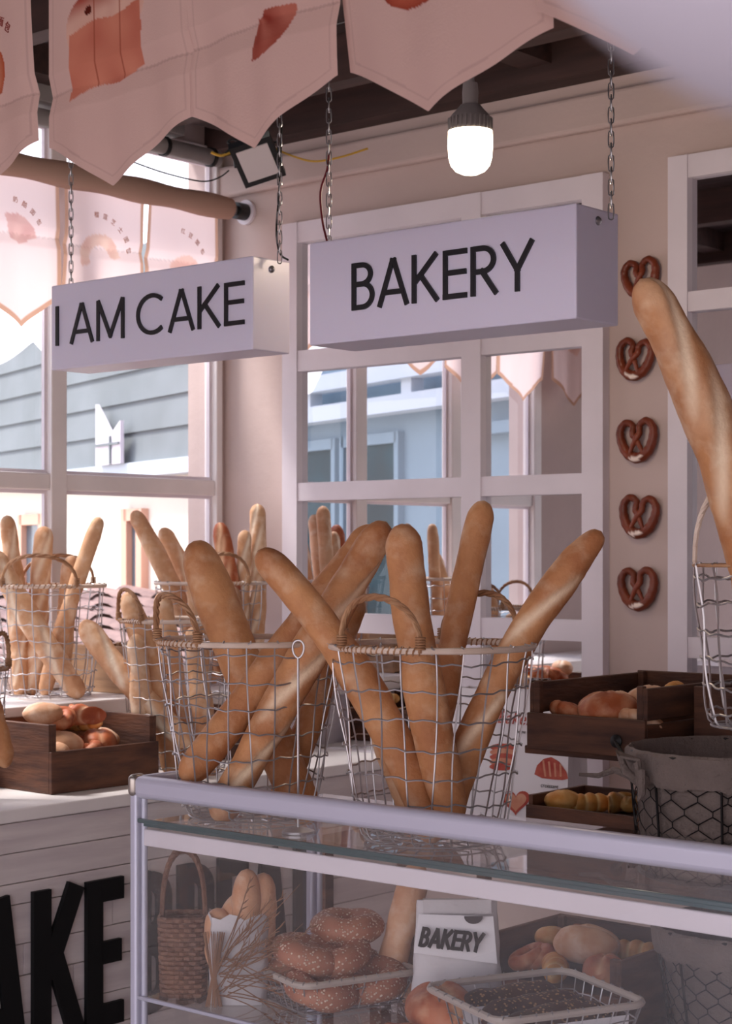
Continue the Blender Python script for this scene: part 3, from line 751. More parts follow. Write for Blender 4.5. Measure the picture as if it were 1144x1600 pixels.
labs = ['hemmed pennant nearest the corner, an orange bun print half hidden by the sign', 'hemmed pennant with a pale ring-shaped bread print, above the sign', 'hemmed pennant with a red brush-like print and pointed tip at the left edge',
        'fourth hemmed pennant from the corner, visible in the mirror', 'fifth hemmed pennant from the corner, visible in the mirror', 'hemmed pennant farthest from the corner, seen in the mirror']
chs = ['红豆面包', '榴莲芝士面包', '奶酪面包', '牛角面包', '全麦面包', '黄油面包']
for i in range(6):
    r, l = bs[i], bs[i+1]; mid = (l+r)/2; tx = []
    s_ = chs[i]
    for k, ch in enumerate(s_):
        an = math.radians(100-15*k+(len(s_)-4)*6-18); R_ = .125
        cc_ = (mid-.03)+R_*math.cos(an); tx.append((ch, cc_, RZ-.225+R_*math.sin(an), .019, an-math.pi/2, M['prpeach']))
    dz_ = .05 if i >= 3 else 0
    pennant((l, RZ-.36-dz_, RX-.018), (mid, RZ-.455-dz_), (r-.012, RZ-.36-dz_), RZ-.02, M['cloth_thin'], labs[i], gb, [(mid-.02+(i == 0)*.03, RZ-.225, artb[i])], base=BASE2, hem=TAN, hemw=.014, nu=60, nv=80, seed=i+20, ax='y', crease=cr(RZ-.19), texts=tx, bow=.012, fade=.6)

# ------------------------------------------------------------------ out-of-focus white globe near the lens
c = at(1437, -548, d=.25)
t = thing('white_globe_shade', (c.x, c.y, c.z), 'blurred white rounded lamp shade cut by the top right corner', 'lamp shade')
R_ = .067; prof = [(R_*math.sin(math.pi*k/24), -R_*math.cos(math.pi*k/24)) for k in range(1, 23)]
MB().lathe(V(c.x, c.y, c.z), [(0, -R_)]+prof+[(.02, R_*.99), (0, R_)], 48).build('shade', M['shade'], t)
MB().tube([V(c.x, c.y, c.z+R_*.98), V(c.x, c.y, 2.965)], .003, 6).build('cord', M['dark'], t)
# ------------------------------------------------------------------ glass display case
KX0, KX1, KY0, KY1, KZ = 1.714, 3.80, -1.954, -1.455, 1.150
DZ, SZ = 1.070, .756
kc = thing('display_case', ((KX0+KX1)/2, (KY0+KY1)/2, 0), 'glass display case with aluminium frame, wire baskets of bread on top', 'display case')
fr = MB(); pr_ = .032
def railx(b, y, z, h=.040, dpt=.030, x0=KX0+.012, x1=KX1): b.box((x0, y, z-h), (x1, y+dpt, z))
railx(fr, KY0, KZ)
fr.box((KX0, KY0+.012, KZ-.034), (KX0+.030, KY0+.14, KZ)); fr.box((KX1-.03, KY0, KZ-.034), (KX1, KY1, KZ))
o = fr.build('top_rail', M['alu'], kc, smooth=True); bevel(o, .011, 4)
for x in (KX0, KX1-.028):
    for y in (KY0+.002, KY1-.028):
        p = MB().box((x, y, .02), (x+.020, y+.026, KZ-.030 if y < -1.7 else DZ)).box((x+.020, y+.008, .02), (x+.032, y+.020, KZ-.034 if y < -1.7 else DZ-.002)); bevel(p.build('post', M['alu'], kc, smooth=True), .006, 3)
cp = MB(); 
for y in (KY0,): cp.box((KX0-.003, y-.003, KZ-.038), (KX0+.018, y+.033, KZ+.003))
bevel(cp.build('corner_cap', M['alu_cap'], kc, smooth=True), .012, 4)
bevel(MB().box((KX0+.03, KY0+.010, 1.026), (KX1-.03, KY0+.016, 1.056)).box((KX0+.03, KY1-.016, 1.026), (KX1-.03, KY1-.010, 1.056)).build('deck_rail', M['white'], kc, smooth=False), .002)
def slab(name, z, th, m):
    b = MB(); x0, x1, y0, y1 = KX0+.03, KX1-.03, KY0+.010, KY1-.008
    b.add([V(x0, y0, z), V(x1, y0, z), V(x1, y1, z), V(x0, y1, z)], [(0, 1, 2, 3)])
    b.m = 1
    b.add([V(x0, y0, z-th), V(x1, y0, z-th), V(x1, y0, z), V(x0, y0, z)], [(0, 1, 2, 3)])
    b.add([V(x0, y0, z-th), V(x0, y0, z), V(x0, y1, z), V(x0, y1, z-th)], [(0, 1, 2, 3)])
    b.build(name, [m, M['gedge']], kc, smooth=False)
slab('top_glass', DZ, .009, M['deck']); slab('glass_shelf', SZ, .008, M['deck']); slab('glass_shelf', .40, .008, M['deck'])
bevel(MB().box((KX0+.02, KY0+.003, DZ-.003), (KX1-.03, KY0+.011, DZ+.005)).build('glass_channel', M['gedge'], kc, smooth=False), .002)
bevel(MB().box((KX0+.02, KY0+.003, SZ-.006), (KX1-.03, KY0+.011, SZ+.001)).build('glass_channel', M['alu'], kc, smooth=False), .002)
def pane_(name, pts): b = MB(); b.add(pts, [(0, 1, 2, 3)]); b.build(name, M['cglass'], kc, smooth=False)
pane_('front_glass', [V(KX0+.02, KY0+.0015, .12), V(KX1-.02, KY0+.0015, .12), V(KX1-.02, KY0+.0015, KZ-.03), V(KX0+.02, KY0+.0015, KZ-.03)])
pane_('side_glass', [V(KX0+.008, KY1-.02, .12), V(KX0+.008, KY0+.02, .12), V(KX0+.008, KY0+.02, KZ-.03), V(KX0+.008, KY1-.02, KZ-.03)])
bevel(MB().box((KX0, KY0, .0), (KX1, KY1, .12)).build('base', M['alu'], kc, smooth=False), .006)

# ------------------------------------------------------------------ wire baskets
def wire_basket(c, zb, h, rt, rb, ang, label, nv=22, nh=7, rr=.0055, handles=2, hh=.085, span=25, seed=0, wr=.00155, rimmat='cane', square=False, loop=True):
    rng = random.Random(seed); t = thing('wire_basket', (c.x, c.y, zb), label, 'basket')
    toc = V(CAM.x-c.x, CAM.y-c.y, 0).normalized(); rgt = V(-toc.y, toc.x, 0)
    def pt(a, z, r): return V(c.x, c.y, z)+(toc*math.cos(a)+rgt*math.sin(a))*r
    def rad(k): return rb+(rt-rb)*(k**.75)          # k 0 bottom..1 top
    w1 = MB(); jit = [(rng.uniform(-.05, .05), rng.uniform(0, 6)) for _ in range(nv)]
    for i in range(nv):
        a = 2*math.pi*i/nv; pts = []
        for k in range(13):
            kk = k/12; pts.append(pt(a+jit[i][0]*math.sin(kk*3+jit[i][1])*1.2, zb+.012+(h-.012)*kk, rad(kk)+.003*math.sin(kk*9+jit[i][1])))
        # wrap over the rim and turn under the floor
        pts.append(pt(a, zb+h+rr*.9, rt+rr)); pts.append(pt(a, zb+h+rr*1.3, rt-rr*.4)); pts.append(pt(a, zb+h-rr*1.2, rt-rr*1.1))
        pts = [pt(a, zb+.003, rb*.55), pt(a+.04, zb+.002, rb*.9)]+pts
        w1.tube(pts, wr, 5)
    w1.build('upright_wires', M['wire'], t)
    w2 = MB()
    for j in range(nh):
        kk = (j+.55)/nh; z = zb+h*kk; ph = rng.uniform(0, 6); pts = []
        for q in range(66):
            a = 2*math.pi*q/66
            pts.append(pt(a, z+.0035*math.sin(a*4+ph)+.0022*math.sin(a*nv+ph), rad(kk)+.0022*math.sin(a*nv*.5+ph)))
        w2.tube(pts, wr, 5, closed=True)
    for r_ in (rb*.98, rb*.6, rb*.25):
        w2.tube([pt(2*math.pi*q/36, zb+.004, r_) for q in range(36)], wr, 5, closed=True)
    w2.build('ring_wires', M['wire'], t)
    rm = MB().tube([pt(2*math.pi*q/72, zb+h, rt) for q in range(72)], rr, 8, closed=True); rm.build('rim', M[rimmat], t)
    if handles:
        for s in range(2):
            a0 = math.radians(ang+180*s); hb = MB(); sp = math.radians(span)
            for strand in range(3):
                pts = []
                for q in range(41):
                    u = q/40; aa = a0+sp*math.cos(math.pi*(1-u)) ; zz = zb+h+hh*max(0,math.sin(math.pi*u))**.8
                    p = pt(aa, zz, rt+.004)
                    ph = u*math.pi*9+strand*2.094; p += (toc*math.cos(a0)+rgt*math.sin(a0))*.0032*math.cos(ph)+V(0, 0, .0032*math.sin(ph))
                    pts.append(p)
                hb.tube(pts, .0034, 6)
            for e in (-1, 1):      # bindings
                for q in range(5):
                    a = a0+sp*e; cc = pt(a, zb+h+.004+q*.0042, rt+.003)
                    hb.tube([cc+(toc*math.cos(z_)+rgt*math.sin(z_))*.0075 for z_ in [2*math.pi*k/10 for k in range(10)]], .0019, 5, closed=True)
            if s == 1 or True:
                pts = []
                for q in range(60):
                    u = q/59; aa = a0-sp+2*sp*u; ph = q*1.6
                    pts.append(pt(aa, zb+h+(rr+.001)*math.sin(ph), rt+(rr+.001)*math.cos(ph)))
                hb.tube(pts, .0018, 5)
            hb.build('handle', M['willow'], t)
    return t
def baguette(p0, p1, R_, label, bend=0, bvec=None, seed=0, group='baguettes in the wire baskets', slashes=0, matk='baguette', taper=.0, mid=None, nseg=84, nr=30, wrink=1.0, knob=0, paleside=0.0, slashc=None):
    rng = random.Random(seed*7+1); p0 = Vector(p0); p1 = Vector(p1); L = (p1-p0).length; ax = (p1-p0).normalized()
    view = (CAM-(p0+p1)/2).normalized()
    side = ax.cross(view).normalized()
    m = (p0+p1)/2 + (mid if mid is not None else side*bend)
    b = MB(); pale = []; slc = slashc if slashc is not None else rng.uniform(-.6, .6)
    ctrl = m*2-(p0+p1)/2
    sl = [((k+.7)/(slashes+.4), rng.uniform(-.25, .25)) for k in range(slashes)]
    prev = None; cents = []
    for i in range(nseg+1):
        t = .5-.5*math.cos(math.pi*i/nseg); t = .35*t+.65*i/nseg if 0 < i < nseg else float(i > 0)
        c = p0*(1-t)**2+ctrl*2*t*(1-t)+p1*t*t; tg = ((ctrl-p0)*(1-t)+(p1-ctrl)*t).normalized()
        bn = (view-tg*view.dot(tg)).normalized(); sd_ = tg.cross(bn)
        d_end = min(t, 1-t)*L
        e = R_*1.25; env = math.sqrt(max(0, 1-(1-min(1, max(0,d_end)/e))**2)) if d_end < e else 1
        prof = env*(1-.16*min(1,abs(2*t-1))**2.2)*(1+taper*(t-.5))
        prof *= 1+.05*math.sin(t*9+seed)+.03*math.sin(t*23+seed*2)
        if knob and t > .9: prof *= 1-.1*math.sin((t-.9)*31)
        for k in range(nr):
            a = 2*math.pi*k/nr; r = R_*prof; pl_ = 0
            nx = noise.noise(V(t*L*14+seed*3.3, math.cos(a)*.9, math.sin(a)*.9)); n2 = noise.noise(V(t*L*55+seed, math.cos(a)*1.6, math.sin(a)*1.6+seed))
            wr_ = noise.noise(V(t*L*75+seed+2*math.sin(a+seed), math.cos(a-slc)*.8+seed, 3.1))
            patch = max(0, noise.noise(V(t*L*9+seed*5, math.cos(a), math.sin(a)))+.1)
            dr = .075*nx+.028*n2 - .22*wrink*patch*max(0, abs(wr_)*-1+.25)
            ang = (a-slc+math.pi) % (2*math.pi)-math.pi
            for (tc_, of) in sl:
                u = (t-tc_)*L/R_; v = (ang-of)*1.0; q = u*.32-v*1.0; w_ = u*.9+v*.35
                if abs(w_) < 3.2:
                    g = math.exp(-(q/.30)**2)*max(0, 1-(w_/3.2)**4); dr += -.09*g + .11*math.exp(-((q-.42)/.14)**2)*max(0, 1-(w_/3)**4); pl_ = max(pl_, g*.95)
            pl_ = max(pl_, paleside*max(0, nx+.25)*1.3)
            r *= 1+dr*min(1, env*1.2); r = max(r, .0003)
            b.v.append(c+(bn*math.cos(a)*.93+sd_*math.sin(a))*r); pale.append(max(0, min(1, pl_)))
    for i in range(nseg):
        for k in range(nr):
            q = (k+1) % nr; b.f.append((i*nr+k, i*nr+q, (i+1)*nr+q, (i+1)*nr+k))
    b.f.append(tuple(range(nr-1, -1, -1))); b.f.append(tuple(nseg*nr+k for k in range(nr)))
    b.mi = [0]*len(b.f); b.attr['pale'] = (1, pale)
    o = b.build('baguette', M[matk], origin=p0, angle=3.0); return tag(o, label, 'bread', group)

BY = -1.78
A_ = at(392, 1003, y=BY); B_ = at(675, 1010, y=BY)
wire_basket(A_, DZ+.002, 1.388-DZ, .167, .115, -62, 'front wire basket on the left of the glass case, willow handle at its left', seed=1, span=29)
wire_basket(B_, DZ+.002, 1.393-DZ, .169, .115, -32, 'front wire basket on the glass case, behind the middle of the top rail', seed=2, span=26)
E_ = V(.19, -.884, 0); F_ = V(.195, -.25, 0); C_ = V(.575, -.745, 0)
wire_basket(E_, 1.148, .31, .157, .12, -12, 'wire basket on the window ledge at the left edge, arched willow handle facing out', seed=3, span=40, hh=.085, nh=7)
wire_basket(F_, 1.148, .31, .172, .13, 12, 'wire basket on the window ledge in the corner beside the white wall', seed=4, span=28, hh=.09)
wire_basket(C_, .952, .415, .162, .12, -62, 'tall wire basket on the plank counter behind the dark bread crate', seed=5, span=24, nh=9)
D_ = V(.60, -1.545, 0)
wire_basket(D_, .952, .325, .155, .12, 60, 'wire basket on the plank counter cut by the left edge, in front of the crate', seed=6, span=18)
H_ = at(1199, 900, d=2.9)
hb = wire_basket(H_, 1.265, .265, .118, .092, 20, 'small wire basket hung at the right edge, one thick baguette in it', seed=7, nv=16, nh=6, handles=0, wr=.0019, rr=.003, rimmat='willow')
b = MB(); rt_ = RT
for s_ in range(3):
    pts = []
    for q in range(61):
        u = q/60; a = math.pi*u; ph = u*60+s_*2.09
        pts.append(V(H_.x, H_.y, 1.535)-rt_*.118*math.cos(a)+V(0, 0, .155*max(0,math.sin(a))**.8)+(FW*math.cos(ph)+V(0, 0, math.sin(ph)))*.004)
    b.tube(pts, .0038, 6)
b.build('handle', M['cane'], hb)
hk = tag(MB().tube([V(H_.x, H_.y, 1.69), V(H_.x, H_.y, 2.965)], .0025, 6).build('hanging_wire', M['chain']), 'wire holding the hung basket at the right edge', 'wire')

def bg(px0, py0, px1, py1, d0, d1, wpx, label, **k):
    """bottom end px0,py0 at depth d0; top end px1,py1 at depth d1; wpx full width in px"""
    p0 = at(px0, py0, d=d0); p1 = at(px1, py1, d=d1); dm = (d0+d1)/2
    return baguette(p0, p1, wpx/2/FPX*dm, label, **k)
gA = 'baguettes in the left front basket'; gB = 'baguettes in the middle front basket'; gE = 'baguettes in the left ledge basket'; gF = 'baguettes in the corner ledge basket'; gC = 'baguettes in the counter basket'
dA = 3.235; dB = 2.97
bg(487, 1288, 303, 845, dA+.02, dA+.11, 66, 'thick smooth baguette standing upright in the left front basket, pale rounded top', seed=1, group=gA, bend=-.006, wrink=.3, taper=.12)
bg(286, 1222, 588, 822, dA-.06, dA-.01, 58, 'long baguette leaning right in the left front basket, the upper of two parallel ones', seed=2, group=gA, bend=.004, wrink=.5)
bg(338, 1284, 604, 815, dA-.08, dA-.13, 60, 'long baguette leaning right in the left front basket, the lower of two parallel ones', seed=3, group=gA, bend=-.004, slashes=3, wrink=.5)
bg(428, 1275, 560, 930, dA+.08, dA+.12, 44, 'slim baguette tucked behind the two leaning ones in the left front basket', seed=30, group=gA)
bg(680, 1318, 403, 860, dB-.03, dB+.02, 58, 'dark curved baguette leaning left out of the middle front basket', seed=4, group=gB, bend=.034, wrink=.3)
bg(712, 1290, 628, 818, dB-.06, dB-.02, 64, 'wrinkled baguette standing upright in the middle front basket', seed=5, group=gB, bend=-.012, wrink=1.6, slashes=0)
bg(660, 1265, 757, 782, dB+.06, dB+.14, 46, 'slim straight baguette standing tall behind the wrinkled one', seed=6, group=gB, bend=-.005, wrink=.5)
bg(692, 1300, 940, 830, dB+.01, dB+.03, 54, 'knobbly baguette leaning right out of the middle front basket', seed=7, group=gB, bend=-.036, wrink=1.3, knob=1, slashes=2)
bg(650, 1285, 545, 1000, dB+.10, dB+.16, 44, 'pale slim baguette behind the dark curved one', seed=31, group=gB, bend=0, paleside=.5)
bg(1196, 1128, 1000, 436, 2.86, 2.76, 80, 'very thick crusty baguette with long floury splits, leaning at the right edge', seed=8, group='baguette in the hung basket', bend=.050, slashes=4, wrink=1.2, paleside=.35, slashc=.3)
dE = 5.0
bg(30, 1090, 10, 805, dE+.02, dE+.08, 30, 'upright pale baguette left of the arched handle, back left of the ledge basket', seed=9, group=gE, matk='baguette_backlit', bend=.01, slashes=3)
bg(128, 1090, -12, 860, dE-.09, dE-.02, 38, 'baguette crossing diagonally down to the right at the front of the ledge basket', seed=10, group=gE, matk='baguette_backlit', bend=-.01, slashes=2)
bg(48, 1088, 70, 822, dE+.05, dE+.10, 34, 'upright baguette behind the arched handle of the ledge basket', seed=11, group=gE, matk='baguette_backlit', slashes=4)
bg(68, 1088, 156, 808, dE-.02, dE+.04, 26, 'slim bent baguette pointing up right out of the ledge basket', seed=12, group=gE, matk='baguette_backlit', bend=-.006, knob=1)
bg(95, 1060, 112, 868, dE+.09, dE+.10, 30, 'short wide baguette beside the slim bent one', seed=13, group=gE, matk='baguette_backlit')
dF = 5.4
bg(330, 1080, 208, 798, dF+.02, dF+.06, 30, 'long pale baguette leaning left from the corner basket', seed=14, group=gF, matk='baguette_backlit', bend=.018)
bg(352, 1070, 252, 825, dF+.09, dF+.12, 30, 'second left-leaning baguette of the corner basket, just behind the long pale one', seed=15, group=gF, matk='baguette_backlit', bend=.02, slashes=2)
bg(362, 1072, 342, 816, dF-.02, dF+.02, 32, 'red-brown scored baguette beneath the handle of the corner basket', seed=16, group=gF, slashes=6, bend=.018, matk='bread_red', wrink=1.5)
bg(372, 1075, 383, 828, dF+.02, dF+.04, 25, 'slim upright baguette in the corner basket, between the scored one and the tallest', seed=17, group=gF, matk='baguette_backlit', slashes=4)
bg(394, 1065, 402, 787, dF+.04, dF+.08, 27, 'tallest baguette of the corner basket, standing against the white wall', seed=18, group=gF, matk='baguette_backlit', slashes=6, bend=.01)
bg(318, 1065, 300, 880, dF-.08, dF-.06, 26, 'short baguette low at the front of the corner basket', seed=32, group=gF, matk='baguette_backlit')
dC = 4.85
bg(300, 1165, 129, 970, dC-.10, dC+.02, 38, 'baguette jutting far out to the left of the counter basket', seed=19, group=gC, matk='baguette_backlit', bend=-.015, slashes=2, wrink=.3)
bg(272, 1215, 197, 925, dC-.02, dC+.02, 38, 'baguette leaning left in the counter basket, above the one jutting out', seed=20, group=gC, matk='baguette_backlit', bend=.012)
bg(292, 1215, 252, 925, dC+.05, dC+.08, 36, 'upright baguette of the counter basket behind the willow handle', seed=21, group=gC, matk='baguette_backlit')
bg(232, 1215, 212, 990, dC-.08, dC-.05, 34, 'pale baguette standing at the left of the counter basket', seed=22, group=gC, matk='baguette_backlit', paleside=.4)
bg(330, 1215, 300, 980, dC-.04, dC-.02, 34, 'baguette deep in the counter basket, seen through the front basket', seed=23, group=gC, matk='baguette_backlit')
bg(10, 1200, -20, 1075, 4.2, 4.2, 34, 'baguette end in the wire basket cut by the left edge', seed=24, group='bread in the far left basket')

# wire card holder between the two front baskets
c = at(466, 1302, z=DZ); t = thing('card_holder', (c.x, c.y, DZ), 'wire ring card holder on a round base between the two front baskets', 'card holder')
MB().lathe(V(c.x, c.y, DZ+.001), [(.028, 0), (.028, .004), (.012, .009), (0, .010)], 28).build('base', M['wire'], t)
ztop = at(466, 1028, d=c.length and (c-CAM).dot(FW)).z
MB().tube([V(c.x, c.y, DZ+.008), V(c.x, c.y, ztop)], .0021, 8).build('stem', M['wire'], t)
b = MB(); pts = [V(c.x, c.y, ztop)+RT*(.012*math.sin(math.pi*2*u)*(1 if True else 0)*(.6+.4*(1-abs(2*u-1))))+V(0, 0, .030*(.5-.5*math.cos(2*math.pi*u))) for u in [k/30 for k in range(31)]]
b.tube(pts, .0019, 6); b.build('ring', M['wire'], t)

# ------------------------------------------------------------------ pretzels on the wall
def pretzel(c, s, rot, label, seed):
    t = thing('pretzel', c, label, 'pretzel', 'pretzels in a column on the wall')
    ctrl = [(-.16, -.30, .5), (-.05, -.06, 1.1), (.10, .12, 1.0), (.30, .30, .4), (.26, .44, .3)]
    # outline: start at lower left inner, cross in the middle, sweep around the heart
    P = [(-.20, -.36, .22), (-.10, -.16, .22), (.02, .02, .26), (.10, .16, .12), (.10, .36, 0), (.30, .46, 0), (.48, .28, 0), (.46, -.02, 0), (.30, -.32, 0), (0, -.47, 0), (-.30, -.32, 0), (-.46, -.02, 0), (-.48, .28, 0), (-.30, .46, 0), (-.10, .36, 0), (-.10, .16, .14), (-.02, .02, .12), (.10, -.16, .2), (.20, -.36, .22)]
    cr_, sr = math.cos(rot), math.sin(rot); out = []
    for i in range(len(P)-1):
        a = P[max(0, i-1)]; b0 = P[i]; c0 = P[i+1]; d = P[min(len(P)-1, i+2)]
        for k in range(6):
            u = k/6; q = [.5*((2*b0[j])+(c0[j]-a[j])*u+(2*a[j]-5*b0[j]+4*c0[j]-d[j])*u*u+(3*b0[j]-a[j]-3*c0[j]+d[j])*u**3) for j in range(3)]; out.append(q)
    out.append(list(P[-1])); pts = []; rad = []
    n = len(out)
    for i, q in enumerate(out):
        u = i/(n-1); x, z = q[0]*cr_-q[1]*sr, q[0]*sr+q[1]*cr_
        fat = math.exp(-((u-.5)/.17)**2); r = .085+.055*fat-.035*math.exp(-((u)/.08)**2)-.035*math.exp(-((1-u)/.08)**2)
        pts.append(V(c[0]+x*s, c[1]-.004-s*(.12+q[2]*.35), c[2]+z*s)); rad.append(r*s*(1+.05*math.sin(i*1.7+seed)))
    b = MB().tube(pts, rad, 14); pale = []
    for v in b.v:
        dx, dz = (v.x-c[0])/s, (v.z-c[2])/s; xx, zz = dx*cr_+dz*sr, -dx*sr+dz*cr_
        e = (xx/.20)**2+((zz+.46+.03*math.sin(xx*9+seed))/.055)**2
        pale.append(1.0 if (e < 1 and v.y < c[1]-.1*s) else 0)
    b.attr['pale'] = (1, pale); b.build('twist', M['pretzel'], t, angle=3)
    MB().lathe(V(c[0], -.001, c[2]+.18*s), [(.0025, 0), (.0025, .01), (.005, .011), (0, .013)], 8, V(0, -1, 0)).build('nail', M['iron'], t)
for i, (px, py, s, ro, nm) in enumerate(((1000, 434, .098, .10, 'topmost brown pretzel on the wall, partly behind the baguette tip'), (991, 560, .100, -.14, 'second pretzel from the top, tilted, beside the thick baguette'), (995, 687, .105, .06, 'third pretzel from the top in the wall column'), (998, 806, .103, -.08, 'fourth pretzel from the top, above the lowest one'), (996, 919, .103, .05, 'lowest pretzel of the wall column, above the wooden crate'))):
    p = at(px, py, y=-.02); pretzel((p.x, -.001, p.z), s, ro, nm, i)

# ------------------------------------------------------------------ small breads
def lump(c, r, kind, label, group, seed=0, rz=None, matk=None, name=None):
    rng = random.Random(seed*13+5); rz = rng.uniform(0, 6.28) if rz is None else rz
    b = MB(); pale = []; c = Vector(c)
    def push(pts, nu, nv, pl):
        n0 = len(b.v); b.v += pts
        for i in range(nu-1):
            for k in range(nv):
                q = (k+1) % nv; b.f.append((n0+i*nv+k, n0+i*nv+q, n0+(i+1)*nv+q, n0+(i+1)*nv+k))
        b.mi += [0]*((nu-1)*nv); pale.extend(pl)
    cr_, sr = math.cos(rz), math.sin(rz); Rz = lambda x, y, z: c+V(x*cr_-y*sr, x*sr+y*cr_, z)
    if kind == 'bun':
        nu, nv = 18, 26; pts = []; pl = []
        for i in range(nu):
            ph = math.pi*i/(nu-1)-math.pi/2
            for k in range(nv):
                a = 2*math.pi*k/nv; q = 1+.06*noise.noise(V(math.cos(a)*1.5+seed, math.sin(a)*1.5, math.sin(ph)*1.5)); g = math.exp(-((math.cos(ph)*math.sin(a))/.13)**2)*(math.sin(ph) > .2)
                x, y, z = math.cos(ph)*math.cos(a)*r*1.25*q, math.cos(ph)*math.sin(a)*r*.95*q, (math.sin(ph)*.72+.72)*r*q-.10*r*g
                pts.append(Rz(x, y, z)); pl.append(min(1, g*.5+max(0, .5*noise.noise(V(x*40, y*40, seed)))))
        push(pts, nu, nv, pl)
    elif kind in ('croissant', 'roll'):
        nu, nv = 46, 18; pts = []; pl = []; bendr = 1.15 if kind == 'croissant' else .35
        for i in range(nu):
            u = i/(nu-1); a = (u-.5)*2; th = a*bendr; Lr = r*1.7
            cx, cy = (Lr*math.sin(th)/bendr, Lr*(1-math.cos(th))/bendr*-1)
            seg = abs(math.sin(u*math.pi*(3.5 if kind == 'croissant' else 5)))
            rr_ = r*.62*math.sqrt(max(0, 1-abs(a)**2.1))*(.82+.2*seg)+.0008
            for k in range(nv):
                w_ = 2*math.pi*k/nv; q = 1+.05*noise.noise(V(u*6+seed, math.cos(w_), math.sin(w_)))
                rad_ = rr_*math.cos(w_)*q; z = rr_*math.sin(w_)*q
                pts.append(Rz(cx+rad_*math.sin(-th)*-1*.0+rad_*math.sin(th), cy-rad_*math.cos(th), max(0, z+r*.55))); pl.append(min(1, max(0, .55-seg)*1.2))
        push(pts, nu, nv, pl)
    elif kind == 'knot':
        for m_ in range(3):
            nu, nv = 40, 12; path = []; 
            for i in range(nu):
                u = i/(nu-1); an = m_*2.094+u*4.2; path.append(((.25+.55*math.sin(math.pi*u))*r*math.cos(an), (.25+.5*math.sin(math.pi*u))*r*math.sin(an)*.8, r*(.38+.28*math.sin(u*6.28+m_*2))))
            pp = [Rz(*q) for q in path]; tmp = MB().tube(pp, [r*.34*math.sqrt(max(.02, 1-abs(2*i/(nu-1)-1)**3)) for i in range(nu)], nv)
            n0 = len(b.v); b.v += tmp.v; b.f += [tuple(i+n0 for i in f) for f in tmp.f]; b.mi += [0]*len(tmp.f); pale.extend([max(0, .5*noise.noise(v*60)) for v in tmp.v])
    elif kind == 'bagel':
        nu, nv = 36, 18; pts = [Rz((r*.62+r*.40*math.cos(2*math.pi*k/nv))*math.cos(2*math.pi*i/nu), (r*.62+r*.40*math.cos(2*math.pi*k/nv))*math.sin(2*math.pi*i/nu), r*.36+r*.36*math.sin(2*math.pi*k/nv)*(1+.08*math.sin(i*.7+seed))) for i in range(nu+1) for k in range(nv)]
        push(pts, nu+1, nv, [0]*len(pts))
    b.attr['pale'] = (1, pale)
    mk = matk or {'bun': 'bread_pale', 'croissant': 'bread_gold', 'roll': 'bread_gold', 'knot': 'bread_red', 'bagel': 'bagel'}[kind]
    nm = name or {'bun': 'bread_bun', 'croissant': 'croissant', 'roll': 'bread_roll', 'knot': 'pastry_knot', 'bagel': 'sesame_bagel'}[kind]
    o = b.build(nm, M[mk], origin=c, angle=3); return tag(o, label, 'bread', group)
def crate(org, ux, uy, lx, ly, h, hf, m, label, th=.010, posts=True, split=False):
    """org: bottom corner, ux/uy unit directions; wall at v=0 (front, low height hf), others h"""
    t = thing('wooden_crate', org, label, 'crate'); up = V(0, 0, 1)
    def bx(b, u0, u1, v0, v1, z0, z1): b.obox(org+ux*(u0+u1)/2+uy*(v0+v1)/2+up*(z0+z1)/2, ux*(u1-u0)/2, uy*(v1-v0)/2, up*(z1-z0)/2)
    def part(nm, *a):
        b = MB()
        for q in a: bx(b, *q)
        bevel(b.build(nm, M[m], t, smooth=False), .0015, 1)
    part('front_board', (0, lx, 0, th, 0, hf))
    part('back_board', (0, lx, ly-th, ly, 0, h))
    for u0 in (0, lx-th):
        if split: part('end_board', (u0, u0+th, th, ly-th, .004, h*.46), (u0, u0+th, th, ly-th, h*.52, h-.004))
        else: part('end_board', (u0, u0+th, th, ly-th, 0, h))
    part('bottom_board', (th, lx-th, th, ly-th, .002, .010))
    if posts:
        for u0 in (th, lx-th-.014):
            for v0 in (th, ly-th-.014): part('corner_post', (u0, u0+.014, v0, v0+.014, .01, h))
    return t
X_, Y_ = V(1, 0, 0), V(0, 1, 0)
CZ = .951
# bread crate on the plank counter: open low side faces the room (+x)
o0 = V(.660, -1.262, CZ)
crate(o0, V(.02, 1, 0).normalized(), V(-1, .02, 0).normalized(), .355, .265, .172, .105, 'wood', 'dark wooden crate of pink buns on the plank counter at the left')
gL = 'breads in the crate on the plank counter'
LB = [(.10, .10, .050, .046, 'bun'), (.17, .08, .050, .042, 'knot'), (.24, .10, .050, .042, 'bun'), (.29, .16, .050, .040, 'bun'), (.09, .18, .055, .040, 'knot'), (.17, .17, .055, .042, 'croissant'), (.06, .06, .045, .035, 'bun'),
      (.13, .13, .115, .040, 'knot'), (.20, .14, .112, .038, 'croissant'), (.08, .13, .120, .034, 'bun'), (.17, .20, .125, .034, 'knot'), (.25, .19, .09, .034, 'roll')]
LL = ['round pink bun at the front left of the plank-counter crate', 'twisted pastry in the front middle of the plank-counter crate', 'glossy bun at the front of the plank-counter crate, right of the twist', 'floury bun at the far right of the plank-counter crate', 'twisted pastry at the back left of the plank-counter crate', 'curved roll half buried mid crate on the plank counter', 'bun in the near left corner of the plank-counter crate',
      'knotted pastry on top of the heap in the plank-counter crate', 'curved croissant on the right shoulder of the plank-counter heap', 'small bun on top at the left of the plank-counter heap', 'knotted pastry at the back top of the plank-counter heap', 'ridged roll at the back right of the plank-counter crate']
